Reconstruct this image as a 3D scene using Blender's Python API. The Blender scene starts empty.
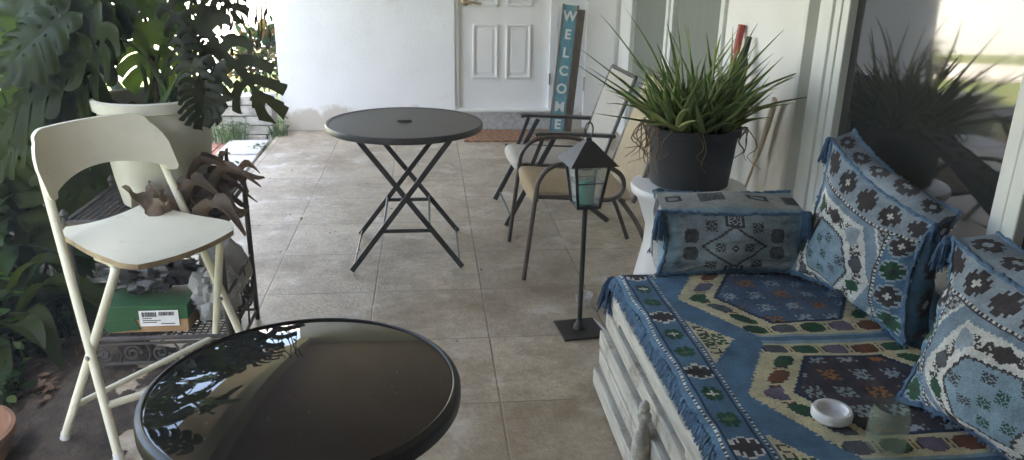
import bpy, math, random
from mathutils import Vector, Matrix, noise
random.seed(11)
S = bpy.context.scene
COL = S.collection
PI = math.pi

# ---------------------------------------------------------------- camera, sky, sun, exposure
PITCH, YAW, ROLL, FPX, CAMH = 0.33939, 0.11078, 0.017465, 778.14, 1.5
cp, sp = math.cos(PITCH), math.sin(PITCH)
Fv = Vector((math.sin(YAW) * cp, math.cos(YAW) * cp, -sp))
Rv = Vector((math.cos(YAW), -math.sin(YAW), 0))
Uv = Rv.cross(Fv)
cr, sr = math.cos(ROLL), math.sin(ROLL)
R2, U2 = Rv * cr + Uv * sr, -Rv * sr + Uv * cr
cam = bpy.data.objects.new('camera', bpy.data.cameras.new('camera'))
COL.objects.link(cam)
mw = Matrix((R2, U2, -Fv)).transposed().to_4x4()
mw.translation = Vector((0, 0, CAMH))
cam.matrix_world = mw
cam.data.sensor_width = 36
cam.data.lens = FPX / 1024 * 36
cam.data.clip_end = 500
cam.data.clip_start = 0.02
S.camera = cam
S.render.resolution_x, S.render.resolution_y = 1024, 460

SUN_EL, SUN_AZ = 58, 150           # degrees above the horizon, degrees from +Y towards +X
w = bpy.data.worlds.new('World'); S.world = w; w.use_nodes = True
sky = w.node_tree.nodes.new('ShaderNodeTexSky')
sky.sky_type = 'NISHITA'; sky.sun_disc = False
sky.sun_elevation = math.radians(SUN_EL); sky.sun_rotation = math.radians(SUN_AZ)
sky.dust_density = 3.0; sky.air_density = 1.0
bg = w.node_tree.nodes['Background']
bg.inputs['Strength'].default_value = 0.15
w.node_tree.links.new(sky.outputs[0], bg.inputs[0])
sl = bpy.data.lights.new('sun', 'SUN'); sl.energy = 4.0; sl.angle = math.radians(0.53); sl.color = (1, .95, .87)
sun = bpy.data.objects.new('sun', sl); COL.objects.link(sun)
a, e = math.radians(SUN_AZ), math.radians(SUN_EL)
sdir = Vector((math.sin(a) * math.cos(e), math.cos(a) * math.cos(e), math.sin(e)))
sun.rotation_euler = sdir.to_track_quat('Z', 'Y').to_euler(); sun.location = (0, 0, 20)
S.view_settings.view_transform = 'Standard'; S.view_settings.look = 'None'
S.view_settings.exposure = 3.9; S.view_settings.use_white_balance = True; S.view_settings.white_balance_temperature = 7300; S.view_settings.gamma = 1
S.cycles.max_bounces = 10; S.cycles.diffuse_bounces = 6; S.cycles.transparent_max_bounces = 16
S.cycles.use_denoising = True

# ---------------------------------------------------------------- materials
def nt(name):
    m = bpy.data.materials.new(name); m.use_nodes = True
    return m, m.node_tree.nodes, m.node_tree.links, m.node_tree.nodes['Principled BSDF']

def ramp(N, L, src, stops):
    r = N.new('ShaderNodeValToRGB')
    el = r.color_ramp.elements
    while len(el) < len(stops): el.new(.5)
    for k, (p, c) in enumerate(stops):
        el[k].position = p; el[k].color = (*c, 1) if len(c) == 3 else c
    L.new(src, r.inputs[0]); return r.outputs[0]

def tex(N, L, scale, detail=4, rough=.6, coord='Object', stretch=None, off=0):
    tc = N.new('ShaderNodeTexCoord'); src = tc.outputs[coord]
    if stretch or off:
        mp = N.new('ShaderNodeMapping'); L.new(src, mp.inputs[0]); src = mp.outputs[0]
        if stretch: mp.inputs['Scale'].default_value = stretch
        mp.inputs['Location'].default_value = (off, off, off)
    n = N.new('ShaderNodeTexNoise'); L.new(src, n.inputs['Vector'])
    n.inputs['Scale'].default_value = scale; n.inputs['Detail'].default_value = detail
    n.inputs['Roughness'].default_value = rough
    return n.outputs['Fac']

def mix(N, L, f, a, b, kind='MIX'):
    m = N.new('ShaderNodeMix'); m.data_type = 'RGBA'; m.blend_type = kind
    for i, v in ((0, f), (6, a), (7, b)):
        if hasattr(v, 'is_output'): L.new(v, m.inputs[i])
        elif isinstance(v, (int, float)): m.inputs[i].default_value = v
        else: m.inputs[i].default_value = (*v, 1)
    return m.outputs[2]

def bump(N, L, B, h, strength=.3, dist=.01):
    b = N.new('ShaderNodeBump'); b.inputs['Strength'].default_value = strength; b.inputs['Distance'].default_value = dist
    L.new(h, b.inputs['Height']); L.new(b.outputs[0], B.inputs['Normal'])

def mat(name, c, rough=.6, var=.25, scale=8, metal=0, bs=0, bscale=None, dirt=None, dscale=3, stretch=None, spec=.5, dcut=.55):
    """plain surface with uneven colour, optional bump and stains of its own"""
    m, N, L, B = nt(name)
    n = tex(N, L, scale, stretch=stretch)
    lo = tuple(v * (1 - var) for v in c); hi = tuple(min(1, v * (1 + var)) for v in c)
    out = ramp(N, L, n, [(.3, lo), (.7, hi)])
    if dirt:
        d = tex(N, L, dscale, 6, .7, off=7)
        f = ramp(N, L, d, [(dcut, (0, 0, 0)), (dcut + .18, (1, 1, 1))])
        out = mix(N, L, f, out, dirt)
    L.new(out, B.inputs['Base Color'])
    rr = ramp(N, L, n, [(.2, (max(0, rough - .1),) * 3), (.8, (min(1, rough + .1),) * 3)])
    L.new(rr, B.inputs['Roughness'])
    B.inputs['Metallic'].default_value = metal
    B.inputs['Specular IOR Level'].default_value = spec
    if bs: bump(N, L, B, tex(N, L, bscale or scale * 6, 5, stretch=stretch), bs)
    return m

def leafmat(name, c, c2, trans=.45, rough=.45, tint=None):
    m, N, L, B = nt(name)
    n = tex(N, L, 9, 3)
    out = ramp(N, L, n, [(.35, c), (.65, c2)])
    L.new(out, B.inputs['Base Color']); B.inputs['Roughness'].default_value = rough
    B.inputs['Specular IOR Level'].default_value = .14
    t = N.new('ShaderNodeBsdfTranslucent')
    L.new(mix(N, L, 1.0, out, tint or (1.9, 2.0, .9), 'MULTIPLY'), t.inputs[0])
    ms = N.new('ShaderNodeMixShader'); ms.inputs[0].default_value = trans
    L.new(B.outputs[0], ms.inputs[1]); L.new(t.outputs[0], ms.inputs[2])
    L.new(ms.outputs[0], N['Material Output'].inputs[0])
    return m

M = {}
# floor tiles
TS, TX, TY = .499, -.762, 2.396
m, N, L, B = nt('floor_tiles'); M['tile'] = m
tc = N.new('ShaderNodeTexCoord'); mp = N.new('ShaderNodeMapping'); L.new(tc.outputs['Object'], mp.inputs[0])
mp.inputs['Location'].default_value = (-TX + 20 * TS, -TY + 20 * TS, 0)
br = N.new('ShaderNodeTexBrick'); L.new(mp.outputs[0], br.inputs[0])
br.offset = 0; br.squash = 1
br.inputs['Scale'].default_value = 1; br.inputs['Brick Width'].default_value = TS; br.inputs['Row Height'].default_value = TS
br.inputs['Mortar Size'].default_value = .0042; br.inputs['Mortar Smooth'].default_value = .3
br.inputs['Color1'].default_value = (.56, .468, .35, 1); br.inputs['Color2'].default_value = (.42, .345, .255, 1)
br.inputs['Mortar'].default_value = (.20, .155, .115, 1)
mott = ramp(N, L, tex(N, L, 34, 9, .82), [(.30, (.42, .40, .36)), (.5, (.92, .92, .92)), (.74, (1.25, 1.25, 1.23))])
out = mix(N, L, .85, br.outputs['Color'], mott, 'MULTIPLY')
st = ramp(N, L, tex(N, L, 2.3, 9, .78, off=3), [(.43, (0, 0, 0)), (.62, (1, 1, 1))])
out = mix(N, L, st, out, (.25, .185, .115))
st2 = ramp(N, L, tex(N, L, 5, 5, .6, off=13), [(.56, (0, 0, 0)), (.70, (.7, .7, .7))])
out = mix(N, L, st2, out, (.60, .56, .50))
sk = ramp(N, L, tex(N, L, 95, 3, .6, off=5), [(.66, (0, 0, 0)), (.72, (.75, .75, .75))])
out = mix(N, L, sk, out, (.15, .12, .09))
L.new(out, B.inputs['Base Color'])
L.new(ramp(N, L, tex(N, L, 3, 6, .6), [(.3, (.32,) * 3), (.7, (.6,) * 3)]), B.inputs['Roughness'])
hh = mix(N, L, .75, tex(N, L, 60, 6, .7), br.outputs['Fac'], 'SUBTRACT')
bump(N, L, B, hh, .6, .008)

M['stucco'] = mat('white_stucco', (.80, .80, .80), .75, .04, 2.5, bs=.3, bscale=45, dirt=(.66, .61, .54), dscale=2.2, dcut=.60)
m = M['stucco']; N, L = m.node_tree.nodes, m.node_tree.links; B = N['Principled BSDF']
src = B.inputs['Base Color'].links[0].from_socket
tc = N.new('ShaderNodeTexCoord'); sx = N.new('ShaderNodeSeparateXYZ'); L.new(tc.outputs['Object'], sx.inputs[0])
mt = N.new('ShaderNodeMath'); mt.operation = 'MULTIPLY_ADD'; L.new(tex(N, L, 7, 7, .7), mt.inputs[0]); mt.inputs[1].default_value = -.30; L.new(sx.outputs['Z'], mt.inputs[2])
gr = ramp(N, L, mt.outputs[0], [(.0, (.75, .75, .75)), (.06, (0, 0, 0))])
L.new(mix(N, L, gr, src, (.46, .40, .31)), B.inputs['Base Color'])
M['stucco_side'] = mat('cream_stucco', (.74, .73, .68), .75, .04, 2.5, bs=.14, bscale=60, dirt=(.55, .50, .42), dscale=1.8, dcut=.66)
M['door'] = mat('white_door_paint', (.80, .79, .78), .4, .03, 3)
M['frame_white'] = mat('white_frame_paint', (.66, .67, .62), .45, .06, 5, dirt=(.4, .38, .32), dscale=6, dcut=.65)
M['frame_grey'] = mat('grey_frame_paint', (.36, .37, .34), .5, .08, 5)
M['screen'] = mat('grey_curtain', (.17, .18, .15), .8, .15, 4, stretch=(1, 12, .3))
M['ceiling'] = mat('porch_ceiling_paint', (.68, .54, .53), .8, .06, 3, bs=.05)
M['fascia'] = mat('porch_fascia_paint', (.70, .66, .58), .7, .06, 3)
M['threshold'] = mat('concrete_step', (.42, .41, .40), .9, .3, 30, bs=.4, bscale=50)
M['soil'] = mat('dark_soil', (.055, .04, .028), .95, .5, 14, bs=.9, bscale=40, dirt=(.10, .075, .05), dscale=20)
M['lawn'] = mat('lawn', (.12, .155, .04), .9, .45, 9, bs=.9, bscale=60, dirt=(.20, .18, .09), dscale=1.5, dcut=.50)
M['concrete'] = mat('pale_concrete', (.52, .50, .46), .9, .18, 7, bs=.3, bscale=40, dirt=(.32, .30, .26), dscale=3)
M['stone'] = mat('pale_stone', (.44, .42, .38), .9, .3, 12, bs=.8, bscale=30, dirt=(.20, .18, .15), dscale=8)
M['brick'] = mat('red_paver', (.30, .14, .09), .9, .3, 14, bs=.5, bscale=40)
M['house'] = mat('neighbour_paint', (.74, .74, .74), .8, .04, 1)
M['black_metal'] = mat('black_metal', (.022, .021, .021), .42, .3, 30, metal=0, dirt=(.07, .055, .045), dscale=25, dcut=.62)
M['grey_metal'] = mat('charcoal_metal', (.045, .043, .042), .42, .3, 25, dirt=(.11, .10, .09), dscale=22, dcut=.62)
M['brown_metal'] = mat('brown_metal', (.075, .06, .05), .42, .3, 25)
M['rack_metal'] = mat('rusty_wrought_iron', (.055, .050, .046), .6, .4, 30, dirt=(.13, .07, .04), dscale=18)
M['sling_grey'] = mat('beige_grey_sling', (.36, .33, .28), .85, .12, 40, bs=.3, bscale=300)
M['sling_tan'] = mat('tan_sling', (.37, .295, .19), .85, .12, 40, bs=.3, bscale=300)
M['chair_white'] = mat('cream_white_paint', (.76, .73, .58), .42, .05, 6, dirt=(.50, .46, .36), dscale=11, dcut=.60)
M['seat_edge'] = mat('worn_wood_edge', (.38, .28, .17), .7, .25, 30)
M['planter'] = mat('glazed_white_planter', (.54, .52, .43), .45, .08, 4, dirt=(.45, .42, .33), dscale=5, dcut=.6)
M['white_plastic'] = mat('white_plastic', (.74, .74, .72), .4, .04, 5, dirt=(.5, .48, .42), dscale=5, dcut=.64)
M['black_plastic'] = mat('black_plastic_pot', (.018, .018, .02), .5, .3, 12, bs=.15)
M['terracotta'] = mat('terracotta', (.22, .11, .06), .85, .3, 12, bs=.3, dirt=(.1, .07, .05), dscale=10)
M['weathered'] = mat('whitewashed_wood', (.47, .45, .39), .85, .28, 9, bs=.45, bscale=16, stretch=(8, .5, 8), dirt=(.22, .19, .15), dscale=9, dcut=.52)
M['mat'] = mat('coir_doormat', (.42, .20, .085), .95, .3, 40, bs=.8, bscale=150)
m, N, L, B = nt('coir_doormat_printed'); M['mat'] = m
tc = N.new('ShaderNodeTexCoord'); vo = N.new('ShaderNodeTexVoronoi'); L.new(tc.outputs['Object'], vo.inputs['Vector'])
vo.inputs['Scale'].default_value = 11; vo.inputs['Randomness'].default_value = .25
f = ramp(N, L, vo.outputs['Distance'], [(.30, (0, 0, 0)), (.36, (.8, .8, .8)), (.48, (.8, .8, .8)), (.54, (0, 0, 0))])
L.new(mix(N, L, f, (.40, .20, .09), (.14, .06, .035)), B.inputs['Base Color']); B.inputs['Roughness'].default_value = .95
bump(N, L, B, tex(N, L, 200, 3), .8)
M['sign_wood'] = mat('grey_brown_sign_wood', (.17, .135, .11), .8, .3, 6, stretch=(10, 10, .8), bs=.3)
M['sign_teal'] = mat('teal_sign_paint', (.12, .33, .42), .7, .25, 8, stretch=(6, 6, .8), dirt=(.30, .36, .36), dscale=14, dcut=.5)
M['letter'] = mat('white_letter_paint', (.78, .78, .76), .7, .05, 20)
M['brass'] = mat('worn_brass', (.50, .38, .22), .35, .1, 10, metal=.9)
M['hinge'] = mat('grey_steel', (.35, .35, .34), .4, .1, 10, metal=.7)
M['card_green'] = mat('green_printed_card', (.013, .075, .024), .6, .2, 9)
M['card_brown'] = mat('brown_card', (.36, .22, .11), .8, .15, 9)
M['label'] = mat('paper_label', (.70, .70, .70), .7, .06, 20)
M['ink'] = mat('black_ink', (.03, .03, .03), .8, .1, 20)
M['deadleaf'] = leafmat('dead_leaf_brown', (.12, .092, .068), (.24, .185, .14), .2, .8, (1.3, 1.1, .8))
M['candle'] = mat('teal_green_candle', (.10, .33, .27), .5, .1, 12)
M['wick'] = M['ink']
M['red_plastic'] = mat('red_plastic', (.38, .05, .03), .45, .1, 12)
M['cable'] = mat('white_cable_sheath', (.72, .72, .72), .5, .05, 12)
M['beige'] = mat('beige_worn_plastic', (.52, .45, .34), .6, .15, 15)
M['bluefringe'] = mat('blue_wool', (.085, .16, .245), .95, .4, 60, bs=.6, bscale=200)
M['bluetassel'] = mat('deep_blue_wool', (.045, .095, .17), .95, .4, 60, bs=.6, bscale=200)
M['kilim_back'] = mat('blue_grey_cotton', (.18, .25, .33), .95, .15, 40)
M['ash_white'] = mat('white_ceramic', (.72, .72, .72), .25, .04, 10)
M['darkbag'] = mat('dark_plastic_film', (.045, .045, .045), .3, .3, 12, bs=.4)
M['rock'] = mat('grey_cloth_bundle', (.34, .33, .32), .8, .25, 12, bs=.3)
M['bark'] = mat('brown_stem', (.10, .075, .045), .9, .35, 20, bs=.6, stretch=(1, 1, .3))
M['greenstem'] = mat('green_stem', (.07, .12, .03), .6, .3, 12)
M['mon1'] = leafmat('monstera_leaf_dark', (.021, .030, .006), (.034, .048, .009), .45)
M['mon2'] = leafmat('monstera_leaf_mid', (.050, .080, .022), (.072, .108, .032), .50)
M['mon3'] = leafmat('monstera_leaf_old', (.026, .029, .017), (.046, .048, .030), .20)
M['bush1'] = leafmat('shrub_leaf_dark', (.014, .032, .010), (.028, .058, .016), .35)
M['bush2'] = leafmat('shrub_leaf_bright', (.06, .13, .02), (.11, .19, .035), .45)
M['bush3'] = leafmat('shrub_leaf_orange', (.17, .07, .025), (.12, .12, .03), .4, .5, (1.6, 1.3, .8))
M['aloe1'] = leafmat('aloe_green', (.15, .21, .06), (.23, .30, .10), .15, .4)
M['aloe2'] = leafmat('aloe_dark_green', (.08, .135, .035), (.13, .19, .055), .15, .4)
M['aloe3'] = leafmat('aloe_pale_green', (.24, .29, .10), (.33, .35, .15), .15, .45)
M['root'] = mat('dry_aloe_leaf', (.16, .10, .055), .9, .3, 30)
M['weed'] = leafmat('weed_green', (.055, .095, .03), (.10, .14, .05), .25, .7)
M['litter'] = leafmat('leaf_litter', (.07, .045, .03), (.15, .10, .065), .1, .9, (1.2, 1.1, .9))

def glass(name, c, rough=0.0, ior=1.5):
    m, N, L, B = nt(name)
    L.new(ramp(N, L, tex(N, L, 3), [(.3, tuple(v * .9 for v in c)), (.7, c)]), B.inputs['Base Color'])
    B.inputs['Roughness'].default_value = rough; B.inputs['IOR'].default_value = ior
    return m, N, L, B
# window pane: a dark room behind, so it mostly mirrors the garden
m, N, L, B = glass('dark_window_glass', (.030, .030, .028), .0, 1.84); M['pane'] = m
L.new(ramp(N, L, tex(N, L, 6, 6, .7), [(.35, (.02,) * 3), (.75, (.085,) * 3)]), B.inputs['Roughness'])
m, N, L, B = glass('black_table_glass', (.008, .007, .006), .0, 1.65); M['tglass'] = m
L.new(ramp(N, L, tex(N, L, 8, 6, .7), [(.4, (.008,) * 3), (.8, (.06,) * 3)]), B.inputs['Roughness'])
du = ramp(N, L, tex(N, L, 5, 8, .75, stretch=(1, 2.2, 1)), [(.35, (.010, .009, .009)), (.8, (.040, .037, .034))])
sp_ = ramp(N, L, tex(N, L, 130, 2, .5), [(.70, (0, 0, 0)), (.76, (.5, .5, .5))])
L.new(mix(N, L, sp_, du, (.10, .095, .09)), B.inputs['Base Color'])
def thin_glass(name, tint, alpha, rough=.05):
    m, N, L, B = nt(name)
    B.inputs['Base Color'].default_value = (*tint, 1); B.inputs['Roughness'].default_value = rough
    t = N.new('ShaderNodeBsdfTransparent'); ms = N.new('ShaderNodeMixShader')
    L.new(ramp(N, L, tex(N, L, 20, 4), [(.3, (max(0, alpha - .08),) * 3), (.7, (alpha + .08,) * 3)]), ms.inputs[0])
    L.new(t.outputs[0], ms.inputs[1]); L.new(B.outputs[0], ms.inputs[2]); L.new(ms.outputs[0], N['Material Output'].inputs[0])
    return m
M['lglass'] = thin_glass('lantern_glass', (.55, .60, .58), .22)
M['jar'] = thin_glass('greenish_jar_glass', (.34, .40, .30), .17)
M['clear'] = thin_glass('clear_glass', (.6, .6, .58), .3)
M['bag'] = thin_glass('milky_plastic_bag', (.42, .42, .41), .75, .35)
# perforated table top: real holes through the sheet
m, N, L, B = nt('perforated_metal'); M['perf'] = m
B.inputs['Base Color'].default_value = (.075, .070, .066, 1); B.inputs['Roughness'].default_value = .5
tc = N.new('ShaderNodeTexCoord'); vo = N.new('ShaderNodeTexVoronoi'); L.new(tc.outputs['Object'], vo.inputs['Vector'])
vo.inputs['Scale'].default_value = 110; vo.inputs['Randomness'].default_value = 0
f = ramp(N, L, vo.outputs['Distance'], [(.41, (0, 0, 0)), (.46, (1, 1, 1))])
t = N.new('ShaderNodeBsdfTransparent'); ms = N.new('ShaderNodeMixShader')
L.new(f, ms.inputs[0]); L.new(t.outputs[0], ms.inputs[1]); L.new(B.outputs[0], ms.inputs[2]); L.new(ms.outputs[0], N['Material Output'].inputs[0])
# woven kilim: the weave's own colours come per stitch from the mesh
m, N, L, B = nt('kilim_weave'); M['kilim'] = m
at = N.new('ShaderNodeAttribute'); at.attribute_name = 'weave'
n1 = ramp(N, L, tex(N, L, 14, 5, .7), [(.3, (.66,) * 3), (.7, (1.2,) * 3)])
n2 = ramp(N, L, tex(N, L, 260, 2, .6), [(.3, (.7,) * 3), (.7, (1.2,) * 3)])
out = mix(N, L, 1.0, at.outputs['Color'], n1, 'MULTIPLY'); out = mix(N, L, .8, out, n2, 'MULTIPLY')
L.new(out, B.inputs['Base Color']); B.inputs['Roughness'].default_value = .95; B.inputs['Specular IOR Level'].default_value = .15
bump(N, L, B, tex(N, L, 220, 3), .6, .004)

# ---------------------------------------------------------------- mesh helpers
V = Vector
class G:
    def __init__(s): s.v = []; s.f = []; s.m = []
    def add(s, vs, fs, mi=0):
        o = len(s.v); s.v += [tuple(v) for v in vs]
        for f in fs: s.f.append(tuple(i + o for i in f)); s.m.append(mi)
        return s
    def hexa(s, p, mi=0):
        return s.add(p, [(0, 3, 2, 1), (4, 5, 6, 7), (0, 1, 5, 4), (1, 2, 6, 5), (2, 3, 7, 6), (3, 0, 4, 7)], mi)
    def box(s, lo, hi, mi=0):
        (x, y, z), (X, Y, Z) = lo, hi
        return s.hexa([(x, y, z), (X, y, z), (X, Y, z), (x, Y, z), (x, y, Z), (X, y, Z), (X, Y, Z), (x, Y, Z)], mi)
    def obox(s, c, ax, ay, az, mi=0):
        c, ax, ay, az = V(c), V(ax) / 2, V(ay) / 2, V(az) / 2
        return s.hexa([c - ax - ay - az, c + ax - ay - az, c + ax + ay - az, c - ax + ay - az, c - ax - ay + az, c + ax - ay + az, c + ax + ay + az, c - ax + ay + az], mi)
    def bar(s, a, b, wd, th, side, mi=0):
        """flat bar from a to b; `wd` along side, `th` across"""
        a, b = V(a), V(b); d = (b - a); u = V(side); u = (u - d * (u.dot(d) / d.dot(d))).normalized()
        n = d.cross(u).normalized()
        return s.obox((a + b) / 2, d, u * wd, n * th, mi)
    def tube(s, pts, r, n=8, mi=0, cap=True, flat=1.0):
        pts = [V(p) for p in pts]; k = len(pts)
        rs = r if isinstance(r, (list, tuple)) else [r] * k
        up = None; vs = []; fs = []
        for i, p in enumerate(pts):
            t = (pts[min(i + 1, k - 1)] - pts[max(i - 1, 0)])
            if t.length < 1e-9: t = V((0, 0, 1))
            t.normalize()
            if up is None:
                up = V((0, 0, 1)) if abs(t.z) < .9 else V((1, 0, 0))
            u = (up - t * up.dot(t))
            if u.length < 1e-6: u = t.orthogonal()
            u.normalize(); up = u; b = t.cross(u)
            for j in range(n):
                q = 2 * PI * j / n
                vs.append(p + (u * math.cos(q) * flat + b * math.sin(q)) * rs[i])
        for i in range(k - 1):
            for j in range(n):
                fs.append((i * n + j, i * n + (j + 1) % n, (i + 1) * n + (j + 1) % n, (i + 1) * n + j))
        if cap: fs += [tuple(range(n - 1, -1, -1)), tuple((k - 1) * n + j for j in range(n))]
        return s.add(vs, fs, mi)
    def lathe(s, c, prof, n=40, mi=0, squash=1):
        c = V(c); vs = []; fs = []; k = len(prof)
        for r, z in prof:
            for j in range(n):
                q = 2 * PI * j / n
                vs.append(c + V((r * math.cos(q), r * math.sin(q) * squash, z)))
        for i in range(k - 1):
            for j in range(n):
                fs.append((i * n + j, i * n + (j + 1) % n, (i + 1) * n + (j + 1) % n, (i + 1) * n + j))
        if prof[0] != prof[-1] and prof[0][0] > 1e-5: fs.append(tuple(range(n - 1, -1, -1)))
        if prof[0] != prof[-1] and prof[-1][0] > 1e-5: fs.append(tuple((k - 1) * n + j for j in range(n)))
        return s.add(vs, fs, mi)
    def grid(s, fn, nu, nv, mi=0, skip=None):
        vs = [fn(i / nu, j / nv) for j in range(nv + 1) for i in range(nu + 1)]
        fs = [(j * (nu + 1) + i, j * (nu + 1) + i + 1, (j + 1) * (nu + 1) + i + 1, (j + 1) * (nu + 1) + i)
              for j in range(nv) for i in range(nu) if not (skip and skip((i + .5) / nu, (j + .5) / nv))]
        return s.add(vs, fs, mi)
    def build(s, name, mats, parent=None, loc=None, smooth=True, bevel=0, kind=None, cols=None, solid=0):
        if not isinstance(mats, (list, tuple)): mats = [mats]
        org = V((0, 0, 0))
        if parent is not None: org = ROOT[parent.name]
        elif loc is not None: org = V(loc)
        me = bpy.data.meshes.new(name)
        me.from_pydata([(x - org.x, y - org.y, z - org.z) for x, y, z in s.v], [], s.f)
        for mm in mats: me.materials.append(M[mm] if isinstance(mm, str) else mm)
        me.polygons.foreach_set('material_index', s.m)
        if smooth: me.polygons.foreach_set('use_smooth', [True] * len(me.polygons))
        if cols is not None:
            ca = me.color_attributes.new('weave', 'FLOAT_COLOR', 'CORNER'); buf = []
            for pl, c in zip(me.polygons, cols): buf += [c[0], c[1], c[2], 1.0] * pl.loop_total
            ca.data.foreach_set('color', buf)
        me.update()
        o = bpy.data.objects.new(name, me); COL.objects.link(o)
        if parent is not None: o.parent = parent
        else: o.location = org
        ROOT[o.name] = org
        if smooth and not cols:
            try: me.set_sharp_from_angle(angle=math.radians(38))
            except Exception: pass
        if bevel:
            b = o.modifiers.new('bevel', 'BEVEL'); b.width = bevel; b.segments = 2; b.limit_method = 'ANGLE'; b.angle_limit = math.radians(40)
        if solid:
            b = o.modifiers.new('thickness', 'SOLIDIFY'); b.thickness = solid; b.offset = 0
        if kind: o['kind'] = kind
        return o
ROOT = {}
def thing(name, label, cat, loc, group=None):
    o = bpy.data.objects.new(name, None); COL.objects.link(o); o.location = loc; o.empty_display_size = .1
    ROOT[o.name] = V(loc); return tag(o, label, cat, group)
def tag(o, label, cat, group=None):
    o['label'] = label; o['category'] = cat
    if group: o['group'] = group
    return o
def smoothpath(pts, n=8):
    pts = [V(p) for p in pts]; out = []
    for i in range(len(pts) - 1):
        p0, p1, p2, p3 = pts[max(i - 1, 0)], pts[i], pts[i + 1], pts[min(i + 2, len(pts) - 1)]
        for k in range(n):
            t = k / n
            out.append(.5 * ((2 * p1) + (p2 - p0) * t + (2 * p0 - 5 * p1 + 4 * p2 - p3) * t * t + (3 * p1 - p0 - 3 * p2 + p3) * t ** 3))
    out.append(pts[-1]); return out
def rnd(a, b): return random.uniform(a, b)
def ground_noise(x, y, s=1): return noise.noise(V((x * s, y * s, 3.3)))

# ---------------------------------------------------------------- ground
SX = -1.30                                   # left edge of the tiled slab
g = G(); g.box((SX, -2.5, -.12), (3.0, 7.6, 0))
g.build('porch_floor', 'tile', kind='structure', smooth=False)
g = G()
def gz(x, y): return -.075 + .03 * ground_noise(x, y, 2.2) + .008 * ground_noise(x, y, 15)
g.grid(lambda u, v: V((-4.2 + 2.9 * u + (-.02), -1 + 6.3 * v, gz(-4.2 + 2.9 * u, -1 + 6.3 * v) + .03)), 90, 180)
g.build('garden_soil', 'soil', kind='structure')
g = G(); U_ = lambda u: -1.32 + .62 * u; W_ = lambda v: 1.55 + 1.75 * v
sm_ = lambda u, v: .52 - u * 1.05 + .42 * ground_noise(U_(u), W_(v), 3.5) + .22 * ground_noise(U_(u), W_(v), 11) + .12 * ground_noise(U_(u), W_(v), 31)
g.grid(lambda u, v: V((U_(u), W_(v), .003 + .012 * max(0, min(1, sm_(u, v) * 2)) + .003 * ground_noise(U_(u), W_(v), 40))), 70, 190, 0, lambda u, v: sm_(u, v) < 0)
g.build('spilled_soil', 'soil', kind='structure')
g = G(); g.box((-60, -30, -.6), (60, 80, -.10))
g.build('lawn', 'lawn', kind='structure', smooth=False)
q = [(-22, 4.48), (-.2, 12.0), (-.2, 14.1), (-22, 6.16)]
g = G(); g.hexa([(*p_, -.2) for p_ in q] + [(*p_, -.06) for p_ in q])
g.build('concrete_driveway', 'concrete', kind='structure', smooth=False)
# apron of slabs beside the porch, and the red pavers
g = G()
for (x0, x1, y0, y1, dz) in ((-1.62, -1.335, 5.62, 6.12, -.01), (-1.66, -1.335, 6.15, 6.62, .0), (-1.50, -1.335, 5.05, 5.30, -.015), (-1.85, -1.335, 5.32, 5.38, -.03)):
    g.box((x0, y0, -.12), (x1, y1, dz))
g.build('slab_path', 'concrete', kind='structure', bevel=.008, smooth=False)
g = G()
for i in range(4):
    for j in range(5):
        x = -1.98 + .085 * i; y = 5.62 + .205 * j
        g.box((x, y, -.12), (x + .078, y + .196, -.03 + rnd(-.006, .006)))
g.build('brick_path', 'brick', kind='structure', bevel=.004, smooth=False)

# ---------------------------------------------------------------- the porch house
house = thing('house', 'white stucco porch house with a panelled front door and dark windows', 'house', (0, 7, 0))
YW, XW = 6.96, 1.70
DX0, DX1, DZ0 = .26, 1.085, .18
g = G()
g.box((-1.28, YW, 0), (.245, YW + .2, 2.6))
g.box((-1.28, YW + .2, 0), (-1.1, 14.0, 2.6))
g.box((.245, YW + .06, 2.15), (1.15, YW + .2, 2.6))
g.box((1.15, YW, 0), (XW + .25, YW + .2, 2.6))
g.build('end_wall', 'stucco', house, bevel=.006, smooth=False)
g = G()
g.box((-1.28, -1.4, 0), (XW, -1.2, 2.62)); g.box((XW, -2.5, 0), (XW + .2, 3.05, .50)); g.box((XW, -2.5, 2.1), (XW + .2, 6.96, 2.6))  # first box: unseen wall behind the camera, added to dim the near porch
g.box((XW, 3.40, 0), (XW + .2, 4.42, 2.1)); g.box((XW, 6.50, 0), (XW + .2, 6.96, 2.1)); g.box((XW, -2.5, .5), (XW + .2, -.4, 2.1))
g.box((XW, 3.05, 0), (XW + .2, 3.40, .42))
g.build('side_wall', 'stucco_side', house, bevel=.005, smooth=False)
g = G(); g.box((-1.48, -1.2, -.1), (-1.32, .95, 2.36)); g.build('light_block_wall', 'stucco_side', house, bevel=.006, smooth=False)  # unseen wall added on the near left to keep light off the daybed
g = G(); g.box((-1.8, -2.8, 2.62), (XW + .25, 7.2, 2.75)); g.box((-1.28, 7.2, 2.62), (6, 14, 2.75)); g.box((XW + .25, -2.8, 2.62), (6, 7.2, 2.75))
roof = g.build('roof', 'ceiling', house, smooth=False)
g = G(); g.box((-1.30, -2.8, 2.36), (-1.16, 7.1, 2.62)); g.build('fascia_beam', 'fascia', house, smooth=False)
# front door, its frame and the step
fr = G(); fr.box((DX0 - .015, YW + .02, DZ0), (DX0 + .02, YW + .12, 2.15)); fr.box((DX1 - .004, YW - .004, DZ0), (DX1 + .068, YW + .12, 2.15))
fr.build('door_frame', 'door', house, bevel=.004, smooth=False)
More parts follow.
